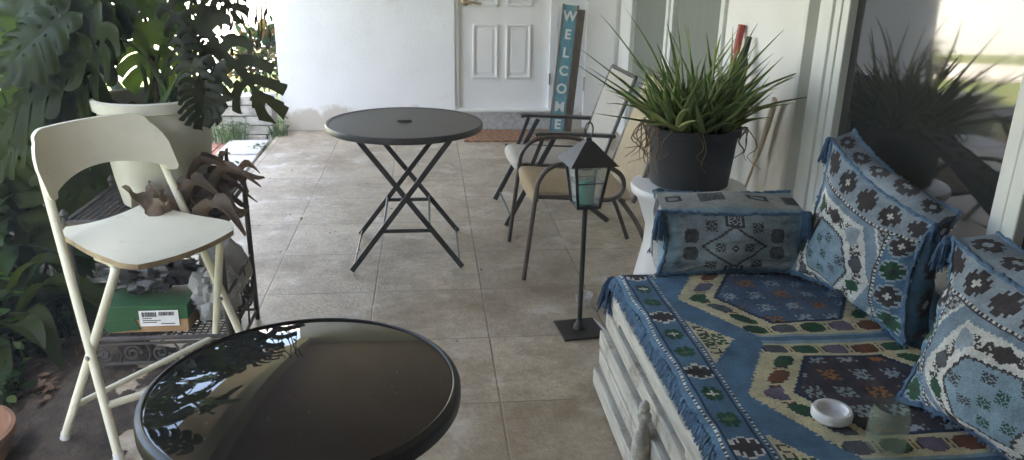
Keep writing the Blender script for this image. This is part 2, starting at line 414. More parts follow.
# panelled leaf: a board with two sunk and raised panels below
g = G(); yd = YW + .05
g.box((DX0 + .022, yd, DZ0 + .01), (DX1 - .006, yd + .04, 2.12))
door = g.build('door', 'door', house, smooth=False)
g = G()
for px0 in (.40, .695):
    for z0, z1 in ((.46, .93), (1.08, 1.80)):
        x0, x1 = px0, px0 + .225
        for k, (i, dy) in enumerate(((0, .010), (.022, .002), (.05, .011))):
            pass
        # moulding ring
        o, w_ = 0, .02
        g.box((x0, yd - .018, z0), (x1, yd + .002, z0 + w_)); g.box((x0, yd - .018, z1 - w_), (x1, yd + .002, z1))
        g.box((x0, yd - .018, z0 + w_), (x0 + w_, yd + .002, z1 - w_)); g.box((x1 - w_, yd - .018, z0 + w_), (x1, yd + .002, z1 - w_))
        g.box((x0 + .045, yd - .009, z0 + .045), (x1 - .045, yd + .002, z1 - .045))
g.build('door_panel', 'door', door, bevel=.006, smooth=False)
g = G(); hx, hz = DX0 + .075, 1.11
g.lathe((hx, yd - .006, hz), [(.033, -.0), (.034, .004), (.02, .012)], 20)
vs = [(x, yd - (z - hz) - .002, hz + (y - yd + .006)) for x, y, z in g.v]; g.v = vs
g.tube([(hx, yd, hz), (hx, yd - .05, hz)], .011)
g.tube(smoothpath([(hx, yd - .05, hz), (hx + .05, yd - .056, hz + .004), (hx + .12, yd - .05, hz - .008), (hx + .14, yd - .047, hz - .004)]), [.012] * 9 + [.009] * 8 + [.007] * 8, 10)
g.build('door_handle', 'brass', door)
for z in (.46, 1.25):
    g = G(); g.tube([(DX1 + .0, YW - .010, z - .05), (DX1 + .0, YW - .010, z + .05)], .008, 10); g.build('door_hinge', 'hinge', door)
g = G(); g.box((DX0 - .01, YW - .02, .004), (DX1 + .062, YW + .12, .165)); g.build('door_step', 'threshold', house, bevel=.006, smooth=False)
g = G(); g.box((DX0 - .01, YW - .035, .165), (DX1 + .062, YW + .12, .183)); g.build('door_sill', 'frame_white', house, bevel=.004, smooth=False)
# shutter-like white panel in the corner beside the sign
g = G(); g.box((1.40, YW - .03, .02), (1.66, YW + .002, 2.1)); pnl = g.build('corner_door', 'door', house, bevel=.004, smooth=False)
for z in (.42, 1.2):
    g = G(); g.tube([(1.395, YW - .035, z - .06), (1.395, YW - .035, z + .06)], .008, 10); g.build('door_hinge', 'hinge', pnl)
# big window over the daybed
g = G()
def frame(g, x, y0, y1, z0, z1, wd, d0, d1):
    g.box((x - d0, y0, z0), (x + d1, y0 + wd, z1)); g.box((x - d0, y1 - wd, z0), (x + d1, y1, z1))
    g.box((x - d0 + .002, y0 + wd, z0), (x + d1, y1 - wd, z0 + wd)); g.box((x - d0 + .002, y0 + wd, z1 - wd), (x + d1, y1 - wd, z1))
frame(g, XW, 2.00, 3.10, .50, 2.1, .055, .03, .05)
frame(g, XW, -.4, 2.0, .50, 2.1, .055, .03, .05)
win = g.build('window_frame', 'frame_white', house, bevel=.005, smooth=False)
g = G(); g.box((XW + .012, 3.102, .42), (XW + .05, 3.398, 2.1)); g.box((XW - .035, 3.102, .42), (XW + .012, 3.15, 2.1)); g.box((XW - .045, 3.36, .42), (XW + .012, 3.398, 2.1)); g.box((XW - .02, 3.20, .42), (XW + .012, 3.31, 2.1))
g.build('window_casing', 'frame_white', house, bevel=.004, smooth=False)
g = G(); g.box((XW + .004, 2.05, .55), (XW + .012, 3.05, 2.05)); g.build('window_pane', 'pane', win, smooth=False)
g = G(); g.box((XW + .004, -.35, .55), (XW + .012, 1.95, 2.05)); g.build('window_pane', 'pane', win, smooth=False)
# sliding door further along the wall
g = G(); frame(g, XW, 4.425, 5.44, .02, 2.1, .06, .02, .05); frame(g, XW, 5.44, 6.50, .02, 2.1, .06, .035, .05)
sd = g.build('sliding_door', 'frame_white', house, bevel=.004, smooth=False)
g = G(); g.box((XW + .006, 4.485, .08), (XW + .014, 5.38, 2.04)); g.build('door_pane', 'screen', sd, smooth=False)
g = G(); g.box((XW + .006, 5.50, .08), (XW + .014, 6.44, 2.04)); g.build('door_pane', 'screen', sd, smooth=False)
# neighbour, far across the lawn
nb = thing('neighbour_house', 'long white house across the lawn with a grey roof', 'house', (-8, 14.5, 0))
g = G(); g.hexa([(-26, 12.2, -.1), (-.6, 14.2, -.1), (-.6, 20, -.1), (-26, 20, -.1), (-26, 12.2, 2.9), (-.6, 14.2, 2.9), (-.6, 20, 2.9), (-26, 20, 2.9)])
nbw = g.build('wall', 'house', nb, smooth=False)
g = G(); g.add([(-26.5, 11.7, 2.9), (-.2, 13.75, 2.9), (-.2, 20.5, 2.9), (-26.5, 20.5, 2.9), (-26.5, 16.4, 4.6), (-.2, 17.1, 4.6)], [(0, 1, 5, 4), (2, 3, 4, 5), (1, 2, 5), (3, 0, 4), (3, 2, 1, 0)])
g.build('roof', 'threshold', nb, smooth=False)

# ---------------------------------------------------------------- low stone wall with weeds
g = G(); z = -.1
for row, hgt in enumerate((.09, .085, .08, .09, .085)):
    x = -1.98 + rnd(-.1, 0)
    while x < -1.34:
        wd = rnd(.2, .42); x1 = min(x + wd, -1.33)
        g.box((x, 6.86 + rnd(-.02, .02), z), (x1 - .008, 7.1, z + hgt - .007)); x = x1
    z += hgt
lw = g.build('stone_wall', 'stone', loc=(-2.3, 7, -.1), bevel=.012, smooth=False)
tag(lw, 'low wall of stacked pale stone blocks at the end of the garden', 'wall')

def blades(g, c, n, h, spread, wd=.006, mi=0, lean=.5):
    for _ in range(n):
        q = rnd(0, 2 * PI); r = spread * math.sqrt(random.random()); b = V((c[0] + r * math.cos(q), c[1] + r * math.sin(q), c[2]))
        hh = h * rnd(.5, 1.1); d = V((math.cos(q + rnd(-1, 1)), math.sin(q + rnd(-1, 1)), 0)) * hh * rnd(.1, lean)
        sd = V((-d.y, d.x, 0)); sd = sd.normalized() * wd if sd.length > 1e-6 else V((wd, 0, 0))
        p = [b, b + d * .3 + V((0, 0, hh * .6)), b + d + V((0, 0, hh * rnd(.7, 1)))]
        g.add([p[0] - sd, p[0] + sd, p[1] + sd * .7, p[1] - sd * .7, p[2]], [(0, 1, 2, 3), (3, 2, 4)], mi)
def leaflet(g, c, d, n, ln, wd, mi=0, droop=.15):
    d = V(d).normalized(); n = V(n); s_ = d.cross(n)
    if s_.length < 1e-5: s_ = d.orthogonal()
    s_.normalize(); n = s_.cross(d); c = V(c)
    pr = ((0, .06), (.25, .8), (.55, 1), (.8, .62), (1, .02)); vs = []
    for t, w_ in pr:
        q = c + d * ln * t - n * droop * ln * t * t
        vs += [q - s_ * wd * w_ / 2 + n * wd * .15 * w_, q, q + s_ * wd * w_ / 2 + n * wd * .15 * w_]
    fs = []
    for i in range(4):
        for j in range(2): fs.append((i * 3 + j, i * 3 + j + 1, i * 3 + j + 4, i * 3 + j + 3))
    g.add(vs, fs, mi)
def rdir(zlo=-1, zhi=1):
    q = rnd(0, 2 * PI); z = rnd(zlo, zhi); r = math.sqrt(max(0, 1 - z * z)); return V((r * math.cos(q), r * math.sin(q), z))

def weed(c, n, h, sp, label):
    g = G(); blades(g, c, n, h, sp, .005)
    for _ in range(n):
        p = V(c) + V((rnd(-sp, sp), rnd(-sp, sp), rnd(.2, .9) * h)); leaflet(g, p, rdir(-.2, .7), (0, 0, 1), rnd(.03, .06), rnd(.015, .03))
    tag(g.build('weed', 'weed', loc=c, smooth=False), label, 'weed', 'weeds by the stone wall')
weed((-1.70, 6.72, -.06), 90, .26, .17, 'bushy green weed growing in front of the low stone wall')
weed((-1.29, 6.80, -.03), 50, .17, .08, 'small green weed in the corner where the stone wall meets the house')
weed((-1.50, 5.52, -.05), 80, .13, .15, 'low green weed between the pale slabs beside the porch')
weed((-1.36, 6.35, -.05), 25, .08, .06, 'tiny green weed in the gap along the edge of the porch tiles')

def shrub(c, rad, n, label, mats, leaf=(.09, .04), stems=7, cat='shrub', group=None, zlo=.1):
    t = thing('shrub', label, cat, c, group)
    g = G(); c = V(c)
    tips = []
    for _ in range(stems):
        d = rdir(.2, 1); e = c + V((d.x * rad[0], d.y * rad[1], d.z * rad[2] * 1.2 + rad[2] * .3)) * .8
        mid = (c + e) / 2 + V((rnd(-.05, .05), rnd(-.05, .05), rad[2] * .12)); g.tube(smoothpath([c, mid, e], 4), [.012 - .001 * k for k in range(9)], 6); tips += [mid, e]
    g.build('stem', 'bark', t)
    g = G()
    cl = [(rdir(-.2, 1), rnd(.5, 1)) for _ in range(max(8, n // 45))]
    for k in range(n):
        d, r = random.choice(cl); d = (d + rdir() * .45); r *= rnd(.75, 1.05)
        p = c + V((d.x * rad[0] * r, d.y * rad[1] * r, rad[2] * zlo + rad[2] * (1 + d.z * r)))
        leaflet(g, p, d + V((0, 0, rnd(-.7, .3))) + rdir() * .5, V((0, 0, 1)) + rdir() * .6, leaf[0] * rnd(.6, 1.3), leaf[1] * rnd(.7, 1.2), 0 if random.random() < .65 else 1, rnd(0, .4))
    g.build('foliage', mats, t, smooth=True)
    return t
shrub((-1.62, 7.9, -.1), (.42, .40, .42), 700, 'dark shrub with orange tinged leaves beyond the low stone wall', ['bush1', 'bush3'], (.10, .05))
shrub((-2.9, 5.4, -.08), (.45, .5, .30), 300, 'sparse bright green shrub on the lawn behind the planter', ['bush2', 'bush1'], (.16, .07))
shrub((-2.75, 3.7, -.08), (.55, .55, .62), 620, 'tall leafy green shrub at the left edge of the garden', ['bush1', 'bush2'], (.20, .085))
shrub((-1.95, 2.75, -.06), (.30, .33, .13), 230, 'low small leaved shrub in the soil left of the bar stool', ['bush2', 'bush1'], (.075, .045))
shrub((-1.85, 3.50, -.06), (.34, .30, .28), 380, 'dense dark shrub directly behind the bar stool', ['mon1', 'bush1'], (.15, .07), 8)
shrub((-2.25, 3.1, -.06), (.42, .40, .20), 330, 'low dark shrub in the soil behind the small leaved one', ['bush1', 'bush2'], (.12, .05))
shrub((-3.4, 2.2, -.1), (.7, 1.1, .85), 900, 'unseen tall dark hedge shrub added beyond the strap leaved plants to block light', ['bush1', 'mon1'], (.22, .11), 9)  # out of view, added to cut the light from the left
shrub((-2.9, .6, -.1), (.7, 1.0, 1.1), 900, 'unseen tall dark hedge shrub added beside the porch to block light from the left', ['bush1', 'mon1'], (.22, .11), 9)  # out of view, added so the near porch gets less skylight
shrub((-3.1, 4.2, -.1), (.5, .6, .5), 420, 'broad dark shrub on the lawn behind the planter', ['mon1', 'bush1'], (.24, .12), 8)
# a dark plant of long arching straps
def strap_plant(c, n, ln, label, wd=.05):
    t = thing('strap_leaf_plant', label, 'plant', c); c = V(c); g = G()
    for k in range(n):
        q = rnd(0, 2 * PI); el = rnd(.7, 1.45); L_ = ln * rnd(.6, 1.1); d = V((math.cos(q) * math.cos(el), math.sin(q) * math.cos(el), math.sin(el))); sd = V((-math.sin(q), math.cos(q), 0))
        pr = c + V((rnd(-.05, .05), rnd(-.05, .05), 0)); vs = []; fs = []; dr = rnd(.5, 1.15)
        for i in range(11):
            s_ = i / 10; p = pr + d * L_ * s_ + V((math.cos(q) * .25, math.sin(q) * .25, -1)) * L_ * dr * s_ ** 2.4 * .8
            ww = wd * (.5 + 1.3 * s_ - .2) * (1 - s_ ** 4) + .003
            vs += [p - sd * ww + V((0, 0, ww * .4)), p, p + sd * ww + V((0, 0, ww * .4))]
        for i in range(10):
            for j in range(2): fs.append((3 * i + j, 3 * i + j + 1, 3 * i + j + 4, 3 * i + j + 3))
        g.add(vs, fs, 0 if random.random() < .7 else 1)
    g.build('foliage', ['mon1', 'bush1'], t)
    g = G(); g.lathe(c, [(.05, -.02), (.045, .08), (.02, .14)], 10); g.build('stem', 'bark', t)
strap_plant((-1.72, 3.05, -.05), 26, .95, 'dark plant of long arching leaves behind the bar stool', .055)
strap_plant((-2.15, 3.35, -.05), 22, 1.0, 'dark plant of long arching leaves at the left edge of the picture', .06)

# leaf litter and low ground cover
g = G()
for _ in range(2600):
    x, y = rnd(-3, -1.31), rnd(1.6, 4.6)
    leaflet(g, (x, y, gz(x, y) + .035 + rnd(0, .012)), rdir(-.1, .25), V((0, 0, 1)) + rdir() * .4, rnd(.02, .07), rnd(.01, .03), 0, rnd(-.3, .3))
o = g.build('leaf_litter', 'litter', loc=(-2, 3, -.05)); tag(o, 'dry brown leaf litter scattered over the dark garden soil', 'leaf litter'); o['kind'] = 'stuff'
g = G()
for _ in range(420):
    x, y = rnd(-2.6, -1.5), rnd(2.2, 3.6)
    if ground_noise(x, y, 2.5) < -.05: continue
    c = V((x, y, gz(x, y) + .03))
    for _ in range(5):
        leaflet(g, c + V((rnd(-.03, .03), rnd(-.03, .03), rnd(.02, .10))), rdir(-.2, .6), V((0, 0, 1)) + rdir() * .4, rnd(.03, .07), rnd(.02, .04), 0 if random.random() < .5 else 1, .2)
    blades(g, c, 3, .16, .03, .004, 0)
o = g.build('ground_cover', ['bush1', 'weed'], loc=(-2, 2.8, -.05)); tag(o, 'low green ground cover on the soil left of the bar stool', 'ground cover'); o['kind'] = 'stuff'

g = G()
for _ in range(60):
    x, y = (rnd(-1.25, -.3), rnd(2.2, 6.6)) if random.random() < .7 else (rnd(-.3, 1.5), rnd(2.6, 6.4))
    leaflet(g, (x, y, .005 + rnd(0, .003)), rdir(-.05, .05), V((0, 0, 1)) + rdir() * .25, rnd(.01, .035), rnd(.004, .014), 0, rnd(-.2, .2))
o = g.build('leaf_debris', 'litter', loc=(0, 4, .005)); tag(o, 'tiny dry leaf bits scattered over the porch tiles', 'leaf bits'); o['kind'] = 'stuff'
# ---------------------------------------------------------------- iron rack with the things on it
RX0, RX1, RY0, RY1 = -1.26, -.75, 2.70, 3.14
rk = thing('plant_rack', 'two tier wrought iron rack with scroll panels behind the bar stool', 'rack', (-1.0, 2.92, 0))
for x in (RX0, RX1):
    for y in (RY0, RY1):
        g = G(); g.tube([(x, y, 0), (x, y, .62)], .011, 8); g.lathe((x, y, .62), [(.011, 0), (.016, .01), (.004, .028)], 10); g.build('leg', 'rack_metal', rk)
def shelf(z, name):
    g = G()
    for y in (RY0, RY1): g.tube([(RX0, y, z), (RX1, y, z)], .009, 6)
    for x in (RX0, RX1): g.tube([(x, RY0, z), (x, RY1, z)], .009, 6)
    for k in range(1, 22): x = RX0 + (RX1 - RX0) * k / 22; g.tube([(x, RY0, z), (x, RY1, z)], .003, 5)
    for k in range(1, 20): y = RY0 + (RY1 - RY0) * k / 20; g.tube([(RX0, y, z - .004), (RX1, y, z - .004)], .003, 5)
    g.build(name, 'rack_metal', rk)
shelf(.60, 'top_shelf'); shelf(.145, 'lower_shelf')
def scroll(g, o, ux, r, turns=1.6, flip=1):
    pts = []
    for k in range(34):
        t = k / 33; q = flip * turns * 2 * PI * t; rr = r * (1 - .85 * t)
        pts.append(V(o) + V(ux) * (rr * math.cos(q)) + V((0, 0, 1)) * (rr * math.sin(q)))
    g.tube(pts, .005, 6)
def panel(ax, a0, a1, fixed, z0, z1, n):
    g = G()
    P_ = (lambda t, z: V((t, fixed, z))) if ax == 'x' else (lambda t, z: V((fixed, t, z)))
    ux = (1, 0, 0) if ax == 'x' else (0, 1, 0)
    g.tube([P_(a0, z0), P_(a1, z0)], .006, 6); g.tube([P_(a0, z1), P_(a1, z1)], .006, 6)
    w_ = (a1 - a0) / n; r = min(w_, z1 - z0) * .42
    for k in range(n): scroll(g, P_(a0 + w_ * (k + .5), (z0 + z1) / 2), ux, r, 1.7, 1 if k % 2 else -1)
    for k in range(n + 1): g.tube(smoothpath([P_(a0 + w_ * k, z0), P_(a0 + w_ * (k + .12 if k < n else k), (z0 + z1) / 2), P_(a0 + w_ * k, z1)], 4), .004, 5)
    g.build('scroll_panel', 'rack_metal', rk)
panel('x', RX0, RX1, RY0, .045, .125, 5)
panel('y', RY0, RY1, RX1, .045, .30, 3)
panel('x', RX0, RX1, RY1, .045, .125, 5)
g = G(); g.box((RX0 + .01, RY0 - .012, .565), (RX1 - .01, RY0 + .004, .598)); g.build('front_rail', 'bark', rk, bevel=.003, smooth=False)
# green and brown carton
bx = thing('cardboard_box', 'green and brown cardboard carton with a white label on the rack', 'box', (-1.07, 2.86, .155))
X0, X1, Y0, Y1, Z0 = -1.20, -.905, 2.735, 2.95, .152
g = G(); g.box((X0, Y0, Z0), (X1, Y1, Z0 + .052)); g.build('carton_base', 'card_brown', bx, bevel=.003, smooth=False)
g = G(); g.box((X0 - .003, Y0 - .003, Z0 + .0525), (X1 + .003, Y1 + .003, Z0 + .108)); g.obox((X0 + .055, Y0 - .005, Z0 + .032), (.12, 0, .01), (0, .003, 0), (-.02, 0, .045)); g.build('lid', 'card_green', bx, bevel=.003, smooth=False)
g = G(); g.box((X0 + .125, Y0 - .007, Z0 + .028), (X0 + .265, Y0 - .0045, Z0 + .090)); lb = g.build('label_sheet', 'label', bx, smooth=False)
g = G()
x = X0 + .135
while x < X0 + .185: w_ = rnd(.001, .004); g.box((x, Y0 - .0082, Z0 + .066), (x + w_, Y0 - .0072, Z0 + .085)); x += w_ + rnd(.001, .003)
x = X0 + .195
while x < X0 + .25: w_ = rnd(.001, .004); g.box((x, Y0 - .0082, Z0 + .070), (x + w_, Y0 - .0072, Z0 + .085)); x += w_ + rnd(.001, .003)
for zz, a_, b_ in ((.058, .135, .17), (.05, .135, .2), (.042, .135, .185), (.036, .2, .25)): g.box((X0 + a_, Y0 - .0082, Z0 + zz), (X0 + b_, Y0 - .0072, Z0 + zz + .003))
g.build('label_print', 'ink', lb, smooth=False)
# crumpled bag
def lump(name, c, r, mt, label, cat, amp=.25, sc=9, sq=(1, 1, 1), seed=0):
    g = G(); n, k = 40, 26; vs = []
    for j in range(k + 1):
        th = PI * j / k
        for i in range(n):
            ph = 2 * PI * i / n; d = V((math.sin(th) * math.cos(ph), math.sin(th) * math.sin(ph), -math.cos(th)))
            rr = r * (1 + amp * noise.noise(d * sc * .35 + V((seed, 0, 0))) + amp * .5 * abs(noise.noise(d * sc + V((0, seed, 0)))))
            p = V(c) + V((d.x * sq[0], d.y * sq[1], d.z * sq[2])) * rr; p.z = max(p.z, c[2] - r * sq[2] * .8); vs.append(p)
    fs = [(j * n + i, j * n + (i + 1) % n, (j + 1) * n + (i + 1) % n, (j + 1) * n + i) for j in range(k) for i in range(n)]
    g.add(vs, fs); return tag(g.build(name, mt, loc=c), label, cat)
lump('plastic_bag', (-.83, 2.86, .25), .105, 'bag', 'crumpled milky plastic bag on the rack beside the carton', 'bag', .4, 11, (.8, .9, 1.05), 1)
lump('cloth_bundle', (-.84, 3.04, .27), .12, 'rock', 'grey cloth bundle behind the plastic bag on the rack', 'bundle', .3, 7, (.8, .7, 1.05), 4)
lump('plastic_bag', (-1.07, 2.90, .335), .105, 'darkbag', 'dark crumpled plastic bag lying on top of the carton', 'bag', .5, 10, (1.35, 1.0, .72), 8)
# dead monstera leaves lying over the corner of the rack
def dead_leaf(c, d, ln, wd, g, curl=.6):
    d = V(d).normalized(); s_ = d.cross(V((0, 0, 1))).normalized(); n_ = s_.cross(d)
    ph = rnd(0, 6)
    def fn(u, v):
        t = v; x = (u - .5) * 2
        ww = wd * math.sin(PI * min(1, t * .9 + .08)) ** .7
        jag = 1 - .45 * abs(math.sin(t * 13 + ph)) * abs(x)
        return V(c) + d * ln * t + s_ * x * ww * .5 * jag + n_ * (curl * ww * x * x * .6 + .05 * math.sin(t * 7 + ph) - .25 * ln * t * t)
    g.grid(fn, 6, 14)
for k, (c, d, ln, wd) in enumerate((((-.93, 2.74, .63), (1, -.1, .10), .30, .13), ((-.95, 2.80, .65), (1, .25, .25), .32, .12), ((-.88, 2.86, .63), (.9, .5, .1), .26, .14), ((-.98, 2.72, .62), (.6, -.5, .15), .22, .12), ((-.90, 3.0, .64), (.8, .2, .35), .25, .10))):
    g = G()
    for q in range(3): dead_leaf(V(c) + V((rnd(-.03, .03), rnd(-.03, .03), .015 * q)), V(d) + rdir() * .3, ln * rnd(.7, 1), wd, g)
    lab = ('broad curled brown leaf hanging off the near corner of the rack', 'long brown leaf arching above the rack', 'crinkled brown leaf at the far corner of the rack top', 'short brown leaf at the front edge of the rack top', 'narrow brown leaf beside the white planter')[k]
    tag(g.build('dead_leaf', 'deadleaf', loc=c), lab, 'dead leaf', 'dead leaves on the rack')

# ---------------------------------------------------------------- white planter with monstera
PC = V((-.985, 2.93, .606))
g = G(); g.lathe(PC, [(.135, 0), (.15, .012), (.165, .10), (.18, .22), (.19, .33), (.195, .355), (.208, .36), (.210, .395), (.200, .40), (.186, .395), (.183, .33), (0.0, .33)], 56)
pt = g.build('planter', 'planter', loc=PC); tag(pt, 'large off white planter standing on the iron rack', 'planter')
g = G(); g.lathe(PC, [(.18, .335), (.10, .345), (0, .35)], 30); g.build('soil', 'soil', pt)

def monstera(g, base, d, n, L_, mi=0, droop=.35, slits=7, fold=.25, wf=.95, seed=0, cut=.30):
    d = V(d).normalized(); n = V(n); s_ = d.cross(n)
    if s_.length < 1e-4: s_ = d.orthogonal()
    s_.normalize(); n = s_.cross(d).normalized(); base = V(base); rr = random.Random(seed); wav = rr.uniform(0, 6)
    NS, NT = slits * 9, 9
    for sg in (-1, 1):
        ph = rr.uniform(0, .3); hol = [rr.random() for _ in range(slits + 2)]; dep = [rr.uniform(.26, .5) if cut < .4 else rr.uniform(.08, .2) for _ in range(slits + 2)]
        def fn(u, v):
            s0 = v; t = u; half = L_ * wf * .5 * (math.sin(PI * (s0 * .86 + .12)) ** .65)
            f_ = (s0 * slits + ph) % 1; e_ = (2 * (f_ - cut * .6) / (1 - cut * .6) - 1) if f_ > cut * .6 else -1
            lobe = 1 - .20 * min(1, abs(e_)) ** 3 + .08 * math.sin(s0 * 9 + wav)
            x = half * t * (1 + (lobe - 1) * t * t) * sg
            y = L_ * (s0 - .10) + L_ * (.24 * t * t - .34 * t * (1 - s0) ** 2.2)
            z = fold * abs(x) * .6 - droop * L_ * (max(0, s0) ** 2) * .8 - droop * 1.1 * x * x / (L_ * .5) + .025 * L_ * math.sin(s0 * slits * 2 * PI + wav) * t + .02 * L_ * math.sin(s0 * 5 + t * 4 + wav)
            return base + s_ * x + d * y + n * z
        def skip(u, v):
            if v < .10 or v > .94: return False
            k_ = int(v * slits + ph); f_ = (v * slits + ph) % 1
            if .12 < u < .24 and .3 < f_ < .62 and hol[k_] > .55: return True
            return u > dep[k_] and f_ < cut * (.45 + .7 * u)
        g.grid(fn, NT, NS, mi, skip)

mons = thing('monstera_plant', 'big split leaf monstera spilling out of the off white planter', 'plant', (PC.x, PC.y, PC.z + .33))
gl, gp = G(), G()
spec = []   # leaf base, direction of the tip, size, material
rs = random.Random(5)
HUB = PC + V((0, 0, .36))
def P3(px, py, Y):
    """point at depth Y on the sight line that the layout was measured along"""
    dd = Fv * FPX + R2 * (px - 512) - U2 * (py - 230); return dd * (Y / dd.y) + V((0, 0, CAMH))
def lerp3(a_, b_, t): return a_ + (b_ - a_) * t
LEAVES = [ # base and tip on the sight line, depth, material, slit width
 (156, 2, 143, 80, 3.02, 1, .14), (118, 18, 104, 52, 3.0, 1, .12), (172, 10, 206, 56, 2.98, 2, .58), (205, 30, 264, 108, 2.98, 2, .62),
 (182, 44, 190, 84, 2.95, 2, .56), (192, 70, 207, 118, 2.74, 2, .30), (214, 68, 198, 114, 2.76, 2, .30), (196, 84, 206, 122, 2.72, 2, .2),
 (100, 30, 62, 94, 2.88, 0, .22), (88, 62, 40, 118, 2.86, 0, .22), (60, 16, -6, 62, 2.9, 0, .18), (92, 2, 24, 42, 2.95, 0, .2),
 (66, 62, -4, 112, 2.9, 0, .2), (112, -4, 72, 52, 3.0, 0, .2), (40, 88, -8, 160, 2.9, 0, .2), (160, -24, 196, 22, 3.1, 0, .42),
 (122, -30, 126, 14, 3.1, 0, .3), (196, -24, 236, 12, 3.1, 2, .50), (50, -24, -4, 20, 3.0, 0, .2), (20, 44, -40, 100, 2.95, 1, .2),
 (80, 84, 30, 136, 2.95, 0, .2), (30, 0, -20, 50, 3.3, 0, .2), (70, 20, 40, 100, 3.4, 0, .2), (20, 80, 0, 150, 3.4, 0, .2),
 (60, 60, 50, 110, 3.45, 0, .2), (40, 110, 60, 180, 3.4, 0, .2), (80, 120, 70, 190, 3.45, 0, .2), (110, 150, 90, 215, 3.5, 0, .2), (40, 150, 20, 220, 3.4, 0, .2), (0, 120, -10, 200, 3.3, 0, .2), (90, 170, 60, 250, 3.3, 0, .2)]
for k, (px, py, qx, qy, Y, mi, ct) in enumerate(LEAVES):
    b = P3(px, py, Y); tip = P3(qx, qy, Y - rs.uniform(-.05, .08)); d = tip - b; ln = d.length / .92
    toward = V((0, -1, 0)) * .8 + V((0, 0, .35)) + V((rs.uniform(-.5, .5), rs.uniform(-.2, .2), rs.uniform(-.1, .3)))
    monstera(gl, b, d, toward, ln, mi, rs.uniform(.05, .3), rs.choice((5, 6, 7)), .18, rs.uniform(.95, 1.2) if ct < .55 else .85, k, ct)
    st = HUB + V((rs.uniform(-.08, .08), rs.uniform(-.02, .10), -.03)) if 95 < px < 215 else V((-1.55 + rs.uniform(-.1, .1), 3.6, max(.75, b.z - .1)))
    gp.tube(smoothpath([st, lerp3(st, b, .55) + V((0, .06, .05)), b], 6), [.0085 - .0003 * q for q in range(13)], 6)
for k in range(26):
    b = V((rs.uniform(-2.2, -1.2), rs.uniform(3.0, 4.9), rs.uniform(1.65, 2.55))); q = rs.uniform(0, 2 * PI)
    d = V((math.cos(q), math.sin(q), rs.uniform(-.9, -.2)))
    if b.x > -1.4 and b.z > 2.2: b.z -= .3
    monstera(gl, b, d, V((0, 0, 1)) + V((rs.uniform(-.5, .5), rs.uniform(-.5, .5), 0)), rs.uniform(.34, .5), rs.choice((0, 0, 1, 2)), rs.uniform(.15, .5), rs.choice((5, 6, 7)), .15, rs.uniform(.85, 1.1), 100 + k, rs.uniform(.14, .34))
    st = V((-1.62 - .10 * math.sin(b.z * 3), 3.75 + .15 * math.sin(b.z * 2), max(.9, b.z - .25))); gp.tube(smoothpath([st, lerp3(st, b, .55) + V((0, 0, .06)), b], 5), [.009 - .0004 * i for i in range(11)], 6)
gp.tube(smoothpath([HUB + V((-.1, .1, -.05)), V((-1.45, 3.5, 1.2)), V((-1.66, 3.8, 1.7)), V((-1.58, 3.85, 2.3)), V((-1.5, 3.9, 2.55))], 6), [.022 - .0004 * i for i in range(25)], 8)
gp.build('stem', 'greenstem', mons)
gl.build('foliage', ['mon1', 'mon2', 'mon3'], mons)
# thick stems above the pot and dry aerial roots that dangle at the right
g = G()
for _ in range(3):
    a_ = HUB + V((rnd(-.12, .12), rnd(-.1, .1), -.04)); b_ = a_ + V((rnd(-.35, .05), rnd(.0, .25), rnd(.2, .45)))
    g.tube(smoothpath([a_, (a_ + b_) / 2 + V((rnd(-.06, .06), 0, 0)), b_], 5), [.013 - .0006 * q for q in range(11)], 8)
g.build('trunk', 'bark', mons)
g = G()
for px, l_ in ((216, 60), (224, 38), (232, 72), (240, 30), (247, 85), (255, 62), (262, 88), (266, 50), (208, 34)):
    pts = [P3(px + rnd(-3, 3), -45 + (l_ + 45) * t, 3.3) + V((.008 * math.sin(7 * t + px), 0, 0)) for t in [k / 9 for k in range(10)]]
    g.tube(pts, [.0045 - .0003 * q for q in range(10)], 5)
    for t in range(2): leaflet(g, pts[5 + t * 2], (rnd(-.4, .4), 0, -1), (0, -1, 0), .05, .012)
g.build('aerial_roots', 'root', mons)

# ---------------------------------------------------------------- white folding bar stool
QX, QY, QR = -.893, 2.438, -.611
cq, sq_ = math.cos(QR), math.sin(QR)
def SP(u, v, z): return V((QX + u * cq - v * sq_, QY + u * sq_ + v * cq, z))
st = thing('bar_stool', 'cream white folding bar stool with a curved backrest', 'stool', (QX, QY, 0))
def lerp(a_, b_, t): return a_ + (b_ - a_) * t
for s_ in (-1, 1):
    foot = SP(.113, s_ * .288, .012); mid = SP(-.15, s_ * .204, .80); topp = lerp(foot, mid, 1.12)
    g = G(); g.tube([foot, mid, topp], .0135, 12); lg = g.build('long_leg', 'chair_white', st)
    g = G(); g.tube([foot + V((0, 0, -.012)), lerp(foot, mid, .03)], .0155, 12); g.build('foot_cap', 'white_plastic', lg)
    foot = SP(-.143, s_ * .302, .012); kn = SP(.088, s_ * .199, .575)
    g = G(); g.tube([foot, lerp(foot, kn, .5)] + smoothpath([lerp(foot, kn, .93), kn, SP(.085, s_ * .185, .602), SP(.06, s_ * .17, .614), SP(-.02, s_ * .165, .618)], 5), .0135, 12); lg = g.build('seat_leg', 'chair_white', st)
    g = G(); g.tube([foot + V((0, 0, -.012)), lerp(foot, kn, .04)], .0155, 12); g.build('foot_cap', 'white_plastic', lg)
for s_ in (-1, 1):
    a_ = lerp(SP(.113, s_ * .288, .012), SP(-.15, s_ * .204, .80), .40); o_ = (SP(0, s_, 0) - SP(0, 0, 0)) * 1
    g = G(); g.tube([a_ - o_ * .022, a_ + o_ * .017], .008, 10); g.build('pivot', 'hinge', st)
def onlong(t, s_): return lerp(SP(.113, s_ * .288, .012), SP(-.15, s_ * .204, .80), t)
